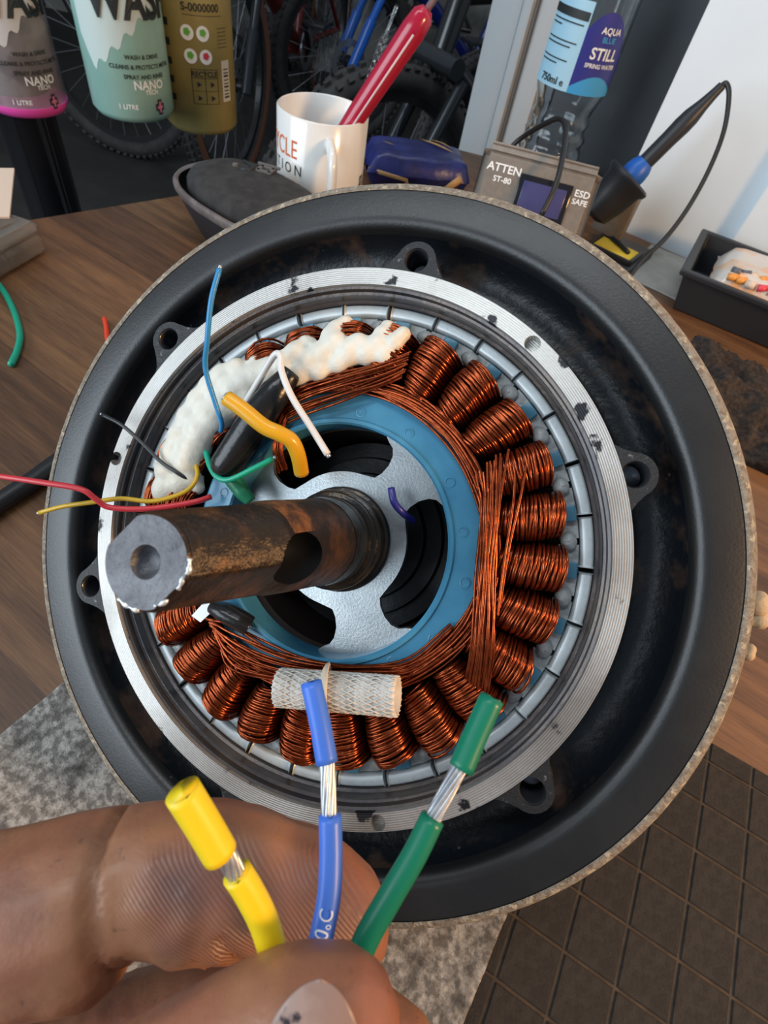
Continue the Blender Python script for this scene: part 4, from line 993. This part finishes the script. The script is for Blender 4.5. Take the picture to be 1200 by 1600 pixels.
mk('lettering', *patch(BR + .0009, wcd - R(76), wcd - R(6), .170, .1765), M_ink, wbt)
for k, (zz, w_) in enumerate([(.166, 60), (.1625, 24), (.152, 58), (.1485, 50), (.138, 52), (.1345, 36)]):
    mk('lettering', *patch(BR + .0009, wcd - R(70), wcd - R(70 - w_), zz, zz + .0011), M_ink, wbt)

# black bin with a bagged pack
bn = empty('parts_bin', (.226, .512, .0005), 'black open plastic parts bin at the right edge by the wall', 'bin', rz=R(-22))
def bin_(L_, W_, Hh, t):
    o1 = [(.008, .006), (L_ - .008, .006), (L_ - .008, W_ - .006), (.008, W_ - .006)]; o2 = [(0, 0), (L_, 0), (L_, W_), (0, W_)]
    lip = [(-.004, -.004), (L_ + .004, -.004), (L_ + .004, W_ + .004), (-.004, W_ + .004)]
    i2 = [(t, t), (L_ - t, t), (L_ - t, W_ - t), (t, W_ - t)]; i1 = [(.008 + t, .006 + t), (L_ - .008 - t, .006 + t), (L_ - .008 - t, W_ - .006 - t), (.008 + t, W_ - .006 - t)]
    rings = [(o1, 0), (o2, Hh - .006), (lip, Hh - .0055), (lip, Hh), (i2, Hh), (i1, .003)]
    V = [(x, y, z_) for pl, z_ in rings for x, y in pl]
    F = [(i * 4 + k, i * 4 + (k + 1) % 4, (i + 1) * 4 + (k + 1) % 4, (i + 1) * 4 + k) for i in range(5) for k in range(4)] + [(3, 2, 1, 0), (20, 21, 22, 23)]
    return V, F
V, F = bin_(.19, .108, .040, .003); b_o = mk('body', V, F, M_dark, bn, smooth=False)
md = b_o.modifiers.new('b', 'BEVEL'); md.width = .0015; md.segments = 2
pkm = Matrix.Translation((.226, .512, 0)) @ Matrix.Rotation(R(-22), 4, 'Z')
pp = pkm @ Vector((.098, .050, .010))
bag = empty('bagged_pack', pp, 'clear-bagged pack of red and orange parts inside the black bin', 'bag', rz=R(-22))
M_bag = mat('milky_bag', (.60, .55, .50), .3, c2=(.72, .36, .14), scale=30, lo=.5, hi=.62, coat=.4, bump=.5, bscale=90)
mk('pouch', *pillow(.150, .080, .038), M_bag, bag)
mk('badge', *box(.034, .011, .0012, (.020, .006, .0376), .0005), M_ink, bag, sharp=30)
mk('badge', *box(.012, .017, .0012, (.004, .004, .0374), .0005, rz=R(20)), M_ink, bag, sharp=30)
cols = [mat('pink_red_plug', (.72, .06, .09), .4), mat('orange_plug', (.75, .30, .06), .4), mat('grey_plug', (.10, .11, .13), .4)]
for k in range(30):
    x = -.064 + (k % 15) * .0088 + rnd.uniform(-.001, .001); row = k // 15; a = rnd.uniform(-.5, 1.2)
    mk('plug', *tube([(x, -.036 + row * .0085, .0325 + row * .0032), (x + .0085 * math.cos(a), -.036 + row * .0085 + .0085 * math.sin(a) * .6, .0335 + row * .0032)], .0034, 8), rnd.choice(cols[:2] * 3 + cols[2:] + [M_carton]), bag)

# ------------------------------------------------------------------ spray bottles hanging from a rail on a stand, behind the bench
bp = [at(47, 170, .668), at(212, 177, .650), at(317, 197, .720)]
rail_z = bp[1].z + .225
post_p = at(66, 262, .74)
stand = empty('tool_stand', (post_p.x, post_p.y, FZ), 'glossy black post of the stand carrying the spray bottles', 'stand')
M_gloss = mat('gloss_black', (.008, .008, .010), .12, coat=.4)
mk('post', *lathe([(.0, .01), (.034, .01), (.034, rail_z - FZ + .02), (0, rail_z - FZ + .02)], 32), M_gloss, stand, sharp=40)
mk('foot', *lathe([(0, 0), (.16, 0), (.16, .008), (.036, .012)], 40), M_gloss, stand, sharp=40)
rail_d = Vector((bp[2].x - bp[0].x, bp[2].y - bp[0].y, 0)).normalized()
a = Vector((bp[0].x, bp[0].y, rail_z)) - rail_d * .10; b = Vector((bp[2].x, bp[2].y, rail_z)) + rail_d * .10
back = Vector((-rail_d.y, rail_d.x, 0)) * .024
o_st = Vector((post_p.x, post_p.y, FZ))
mk('rail', *tube([a + back - o_st, b + back - o_st], .006, 12), M_gloss, stand)
mk('bracket', *tube([Vector((0, 0, rail_z - FZ)), a + back - o_st + rail_d * .1], .006, 10), M_gloss, stand)
for s in (0, .35, .7): pass
def spray(p, label, mbody, mliq, level, style, rz):
    b = empty('spray_bottle', (p.x, p.y, p.z), label, 'bottle', rz=rz, group='spray bottles behind the bench')
    RB = .0445; HB_ = .150
    pr = [(0, .003), (.034, .002), (.040, .0035), (RB, .010), (RB, HB_), (.040, HB_ + .018), (.022, HB_ + .034), (.0145, HB_ + .038), (.0145, HB_ + .05)]
    mk('body', *lathe(pr + [(r_ - .0012 if r_ > .002 else 0, z_ + (.0012 if i < 3 else 0)) for i, (r_, z_) in reversed(list(enumerate(pr)))], 48), mbody, b, sharp=50)
    if mliq: mk('liquid', *lathe([(0, .0015), (.034, .0012), (.0402, .0030), (RB + .0003, .0097), (RB + .0003, level), (0, level)], 48), mliq, b, sharp=40)
    mk('trigger_head', *join([lathe([(.016, HB_ + .042), (.0165, HB_ + .060), (.010, HB_ + .066), (.010, HB_ + .075), (0, HB_ + .075)], 24), xf(box(.022, .075, .022, bev=.004), Matrix.Translation((0, -.004, HB_ + .072)))]), M_dark, b, sharp=40)
    mk('trigger', *tube([(0, -.028, HB_ + .075), (0, -.034, HB_ + .055), (0, -.028, HB_ + .035)], .005, 8), M_dark, b)
    cdir_ = math.atan2(-p.y, -p.x) - rz
    def on(a0, z0, r_=RB + .0005): return lambda x, y: (r_ * math.cos(a0 + x / r_), r_ * math.sin(a0 + x / r_), z0 + y)
    def pt(s, sz, da, zz, m_): mk('print', *text(s, sz, on(cdir_ + R(da), zz)), m_, b, smooth=False)
    def pa(d0, d1, z0, z1, m_, r_=RB + .0003, name='print'): return mk(name, *patch(r_, cdir_ + R(d0), cdir_ + R(d1), z0, z1, max(2, int(abs(d1 - d0) / 5))), m_, b)
    if style < 2:
        mi = M_ink
        V = []; n_ = 36                                    # brushed white sweep under the big word
        for i in range(n_ + 1):
            t = i / n_; a_ = cdir_ + R(-62 + 128 * t); zl = .050 + .052 * min(1, abs(t - .12) * 1.55) + .004 * math.sin(t * 40)
            if t < .12: zl = .050 + .03 * (.12 - t) * 8
            V += [((RB + .0002) * math.cos(a_), (RB + .0002) * math.sin(a_), zz) for zz in (min(zl, .108) + .001, .134)]
        mk('white_sweep', V, [(2 * i, 2 * i + 2, 2 * i + 3, 2 * i + 1) for i in range(n_)], mat('milky_print', (.55, .66, .64), .5) if style == 1 else mat('pale_print', (.62, .60, .60), .5), b)
        mk('print', *text('WASH', .043, lambda x, y: on(cdir_ + R(25), .1115, RB + .0016)(x * .80, y), bold=.035), mi, b, smooth=False)
        for k, s in enumerate(['WASH & DRIVE', 'CLEANS & PROTECTS METAL', 'SPRAY AND RINSE']): pt(s, .0056, 22, .066 - k * .0088, mi if style else M_ink)
        pt('NANO', .0115, 26, .0405, M_whink); pt('TECH', .006, 28, .034, M_whink)
        pt('1 LITRE', .0065, -8, .020, M_whink)
        mk('print', *join([patch(RB + .0005, cdir_ + R(31), cdir_ + R(45), .0155, .0225, 3), patch(RB + .0005, cdir_ + R(34.5), cdir_ + R(41.5), .0115, .0265, 3)]), M_ink, b)
        mk('print', *join([patch(RB + .0008, cdir_ + R(33.5), cdir_ + R(42.5), .0175, .0205, 3), patch(RB + .0008, cdir_ + R(36.5), cdir_ + R(39.5), .0135, .0245, 2)]), mat('pink_ink', (.6, .18, .28), .5), b)
    else:
        for (da, zz, ci) in [(-10, .1075, 0), (12, .1075, 1), (-8, .086, 2), (14, .086, 3)]:
            V, F = lathe([(0, 0), (.0072, 0)], 20); f_ = on(cdir_ + R(da), zz, RB + .0004)
            mk('print', [f_(x, y) for x, y, _ in V], F, M_whink, b, smooth=False)
            V, F = lathe([(0, 0), (.0040, 0)], 5); f_ = on(cdir_ + R(da), zz + .001, RB + .0009)
            mk('print', [f_(x, y) for x, y, _ in V], F, mat('leaf_green', (.12, .42, .05), .5) if ci < 3 else mat('flag_red', (.6, .05, .08), .5), b, smooth=False)
        pt('RECYCLE', .0075, 10, .069, M_ink)
        for z0, z1 in ((.0650, .0656), (.0735, .0741), (.0385, .0391), (.052, .0525)): pa(-10, 30, z0, z1, M_ink)
        for d0 in (-10, 9.7, 29.4): pa(d0, d0 + .8, .0385, .0741, M_ink)
        for (da, zz) in [(0, .059), (20, .059), (0, .045), (20, .045)]:
            V, F = lathe([(0, 0), (.0034, 0)], 3); f_ = on(cdir_ + R(da), zz, RB + .0006); mk('print', [f_(x, y) for x, y, _ in V], F, M_ink, b, smooth=False)
        pa(38, 54, .040, .082, mat('barcode_white', (.6, .58, .48), .5))
        for k in range(9): pa(41, 51, .044 + k * .0036, .044 + k * .0036 + (.0012 if k % 3 else .002), M_ink, RB + .0007)
        pt('S-0000000', .010, 12, .130, M_ink); pa(-14, 44, .123, .1236, M_ink)
        for k in range(6): pa(34, 52, .112 - k * .0035, .1126 - k * .0035, M_ink)
        for k in range(5): pa(-48, -38, .110 - k * .018, .117 - k * .018, M_ink)
    return b
M_bclear = mat('grubby_clear_bottle', (.30, .27, .285), .22, alpha=.42, c2=(.50, .46, .47), scale=30)
M_bgreen = mat('mint_bottle', (.26, .46, .40), .28, c2=(.30, .50, .44), scale=14, sss=.0); M_byel = mat('amber_bottle', (.27, .215, .075), .25, c2=(.33, .27, .095), scale=12)
M_pink = mat('pink_liquid', (.85, .09, .45), .3)
spray(bp[0], 'nearly empty clear spray bottle with a little pink liquid, leftmost', M_bclear, M_pink, .0135, 0, R(-6))
spray(bp[1], 'mint-green filled spray bottle with big black lettering', M_bgreen, None, 0, 1, R(2))
spray(bp[2], 'yellow liquid spray bottle with recycling print and barcode', M_byel, None, 0, 2, R(8))

# ------------------------------------------------------------------ bicycles behind the bench
M_tyre = mat('tyre_rubber', (.022, .022, .023), .75, c2=(.035, .033, .032), scale=30); M_tan = mat('brown_sidewall', (.20, .085, .05), .6)
M_spoke = mat('spoke_steel', (.35, .37, .40), .3, .8); M_brim = mat('black_rim', (.02, .02, .022), .3)
def wheel(root, c, ang, rim_m, wall_m=None, knob=True, steer=0):
    RT, rt = .345, .029
    e = Matrix.Translation(c) @ Matrix.Rotation(ang + steer, 4, 'Z') @ Matrix.Rotation(R(90), 4, 'X')
    prof = [(RT - rt + rt * math.cos(R(a)) * 1.0, rt * math.sin(R(a))) for a in range(0, 360, 30)]
    parts = [lathe(prof, 60, closed=True)]
    if knob:
        for k in range(72):
            for s in (-1, 0, 1):
                a = 2 * math.pi * (k + .5 * (s == 0)) / 72; f_ = s * R(42); rr_ = RT - rt + (rt + .003) * math.cos(f_)
                bx = xf(box(.010, .014, .011), Matrix.Translation((0, 0, -.005)))
                parts.append(xf(bx, Matrix.Rotation(a, 4, 'Z') @ Matrix.Translation((RT - rt, 0, 0)) @ Matrix.Rotation(-f_, 4, 'Y') @ Matrix.Translation((rt + .001, 0, 0)) @ Matrix.Rotation(R(90), 4, 'Y')))
    ty = mk('tyre', *xf(join(parts), e), M_tyre, root, sharp=40)
    if wall_m: mk('sidewall', *xf(join([lathe([(RT - rt * 1.75, s * rt * .78), (RT - rt, s * rt * 1.04), (RT - rt * .35, s * rt * .86)], 60) for s in (-1, 1)]), e), wall_m, ty)
    mk('rim', *xf(lathe([(.272, -.011), (.292, -.013), (.292, .013), (.272, .011)], 60, closed=True), e), rim_m, root, sharp=40)
    mk('spokes', *xf(join([tube([(.018 * math.cos(a + .9 * s), .018 * math.sin(a + .9 * s), .022 * s), (.275 * math.cos(a), .275 * math.sin(a), 0)], .0012, 4, False) for k in range(28) for a in [2 * math.pi * k / 28] for s in [1 if k % 2 else -1]]), e), M_spoke, root)
    mk('hub', *xf(lathe([(0, -.05), (.012, -.05), (.012, -.028), (.024, -.026), (.014, -.018), (.014, .018), (.024, .026), (.012, .028), (.012, .05), (0, .05)], 20), e), M_brim, root, sharp=40)
    mk('brake_disc', *xf(lathe([(.055, .030), (.080, .030), (.080, .032), (.055, .032)], 36, closed=True), e), M_spoke, root, sharp=30)
def bicycle(front, ang, label, frame_m, fork_m, rim_m=M_brim, wall_m=None, steer=0, wheels=(1, 1), z=.345):
    root = empty('bicycle', (front[0], front[1], FZ), label, 'bicycle', rz=ang, group=None)   # x axis: from the front wheel towards the rear
    if wheels[0]: wheel(root, (0, 0, z), 0, rim_m, wall_m, steer=steer)
    if wheels[1]: wheel(root, (1.14, 0, z), 0, rim_m, wall_m)
    ht, hb = Vector((.215, 0, .80)), Vector((.180, 0, .69)); bb = Vector((.70, 0, .335)); sc = Vector((.86, 0, .80)); ra = Vector((1.14, 0, z))
    mk('frame', *join([tube([hb - Vector((.012, 0, .03)), ht + Vector((.01, 0, .03))], .026, 14), tube([hb, hb.lerp(bb, .4) + Vector((0, 0, .012)), bb], [.030, .032, .028], 14), tube([ht, ht.lerp(sc, .5), sc + Vector((-.02, 0, -.05))], [.025, .022, .017], 12),
        tube([bb, sc], .019, 12), xf(lathe([(0, -.036), (.027, -.036), (.027, .036), (0, .036)], 18), Matrix.Translation(bb) @ Matrix.Rotation(R(90), 4, 'X'))]
        + [tube([bb + Vector((.02, s * .02, 0)), bb + Vector((.14, s * .045, .02)), ra + Vector((0, s * .062, 0))], .0115, 8) for s in (-1, 1)] + [tube([bb.lerp(sc, .8) + Vector((0, s * .015, 0)), ra + Vector((0, s * .06, 0))], .0095, 8) for s in (-1, 1)]), frame_m, root, sharp=40)
    ax_ = (hb - Vector((0, 0, z))).normalized()
    st = Matrix.Rotation(steer, 4, 'Z')
    mk('fork', *join([xf(tube([Vector((0, s * .062, z - .02)), Vector((0, s * .062, z)) + ax_ * .17, Vector((0, s * .062, z)) + ax_ * .172, Vector((0, s * .062, z)) + ax_ * .36], [.022, .021, .016, .016], 14), st) for s in (-1, 1)] + [xf(tube([Vector((.13, -.075, z + .345)), Vector((.13, .075, z + .345))], .022, 10), st), tube([hb - Vector((.02, 0, .03)), ht + Vector((.02, 0, .1))], .016, 10)]), fork_m, root, sharp=40)
    tp = ht + Vector((.02, 0, .1))
    mk('handlebar', *tube([tp + Vector((.04, -.37, .03)), tp + Vector((.0, -.12, .0)), tp + Vector((-.03, 0, 0)), tp + Vector((.0, .12, 0)), tp + Vector((.04, .37, .03))], .013, 10), M_dark, root)
    for s in (-1, 1): mk('grip', *tube([tp + Vector((.028, s * .27, .021)), tp + Vector((.04, s * .38, .032))], .017, 10), M_tyre, root)
    mk('seat_post', *tube([sc - Vector((.02, 0, .1)), sc + Vector((.045, 0, .17))], .0145, 10), M_dark, root)
    sp = sc + Vector((.03, 0, .18)); mk('saddle', *xf(oval([(0, 0), (.8, .0), (1, .015), (.9, .035), (.5, .045), (0, .046)], .135, .062, 32, 1.6), Matrix.Translation(sp)), M_dark, root)
    mk('chainring', *xf(lathe([(.05, -.003), (.078, -.003), (.078, .003), (.05, .003)], 32, closed=True), Matrix.Translation(bb + Vector((0, -.048, 0))) @ Matrix.Rotation(R(90), 4, 'X')), M_spoke, root, sharp=30)
    for s in (-1, 1):
        mk('crank', *tube([bb + Vector((0, s * .06, 0)), bb + Vector((s * .12, s * .075, -s * .12))], .011, 8), M_dark, root)
        mk('pedal', *box(.09, .09, .016, tuple(bb + Vector((s * .12, s * .13, -s * .12 - .008))), .003), M_dark, root, sharp=30)
    return root
M_fblk = mat('black_frame', (.012, .013, .014), .25, coat=.3); M_fblu = mat('navy_frame', (.008, .016, .13), .22, coat=.4); M_fblu2 = mat('bright_blue_fork', (.02, .12, .50), .25, coat=.3)
M_forkg = mat('dark_fork', (.04, .045, .05), .2, .5); M_fred = mat('dark_red_frame', (.16, .015, .012), .3, coat=.3)
p = onz(368, 288, FZ); bicycle((p.x, p.y), R(86), 'mountain bike with brown-sidewall tyre right of the yellow spray bottle', M_fred, M_forkg, wall_m=M_tan)
p = onz(228, 258, FZ); bicycle((p.x - .10, p.y + .06), R(174), 'black bicycle behind the green spray bottle', M_fblk, M_fblk)
p = onz(160, 222, FZ); bicycle((p.x, p.y + .70), R(160), 'silver-rimmed bicycle standing furthest back at left', M_fblk, M_fblk, rim_m=M_alu)
p = at(612, 90, 1.17); bicycle((p.x, p.y), R(58), 'black mountain bike with suspension fork behind the red screwdriver', M_fblk, M_forkg, steer=R(-12))
p = at(505, 60, 2.32); bicycle((p.x + .10, p.y), R(40), 'navy blue mountain bike behind the white mug', M_fblu, M_fblu2)
p = at(752, 75, 1.78); bk = bicycle((p.x, p.y), R(60), 'small black bicycle beside the white window profile', M_fblk, M_fblk); bk.scale = (.85, .85, .85)
p = at(420, 40, 3.1); bicycle((p.x, p.y), R(12), 'dark bicycle furthest back between the yellow bottle and the mug', M_fblk, M_forkg)
for o in bpy.data.objects:
    if o.type == 'MESH' and not o.data.materials: o.data.materials.append(M_dark)
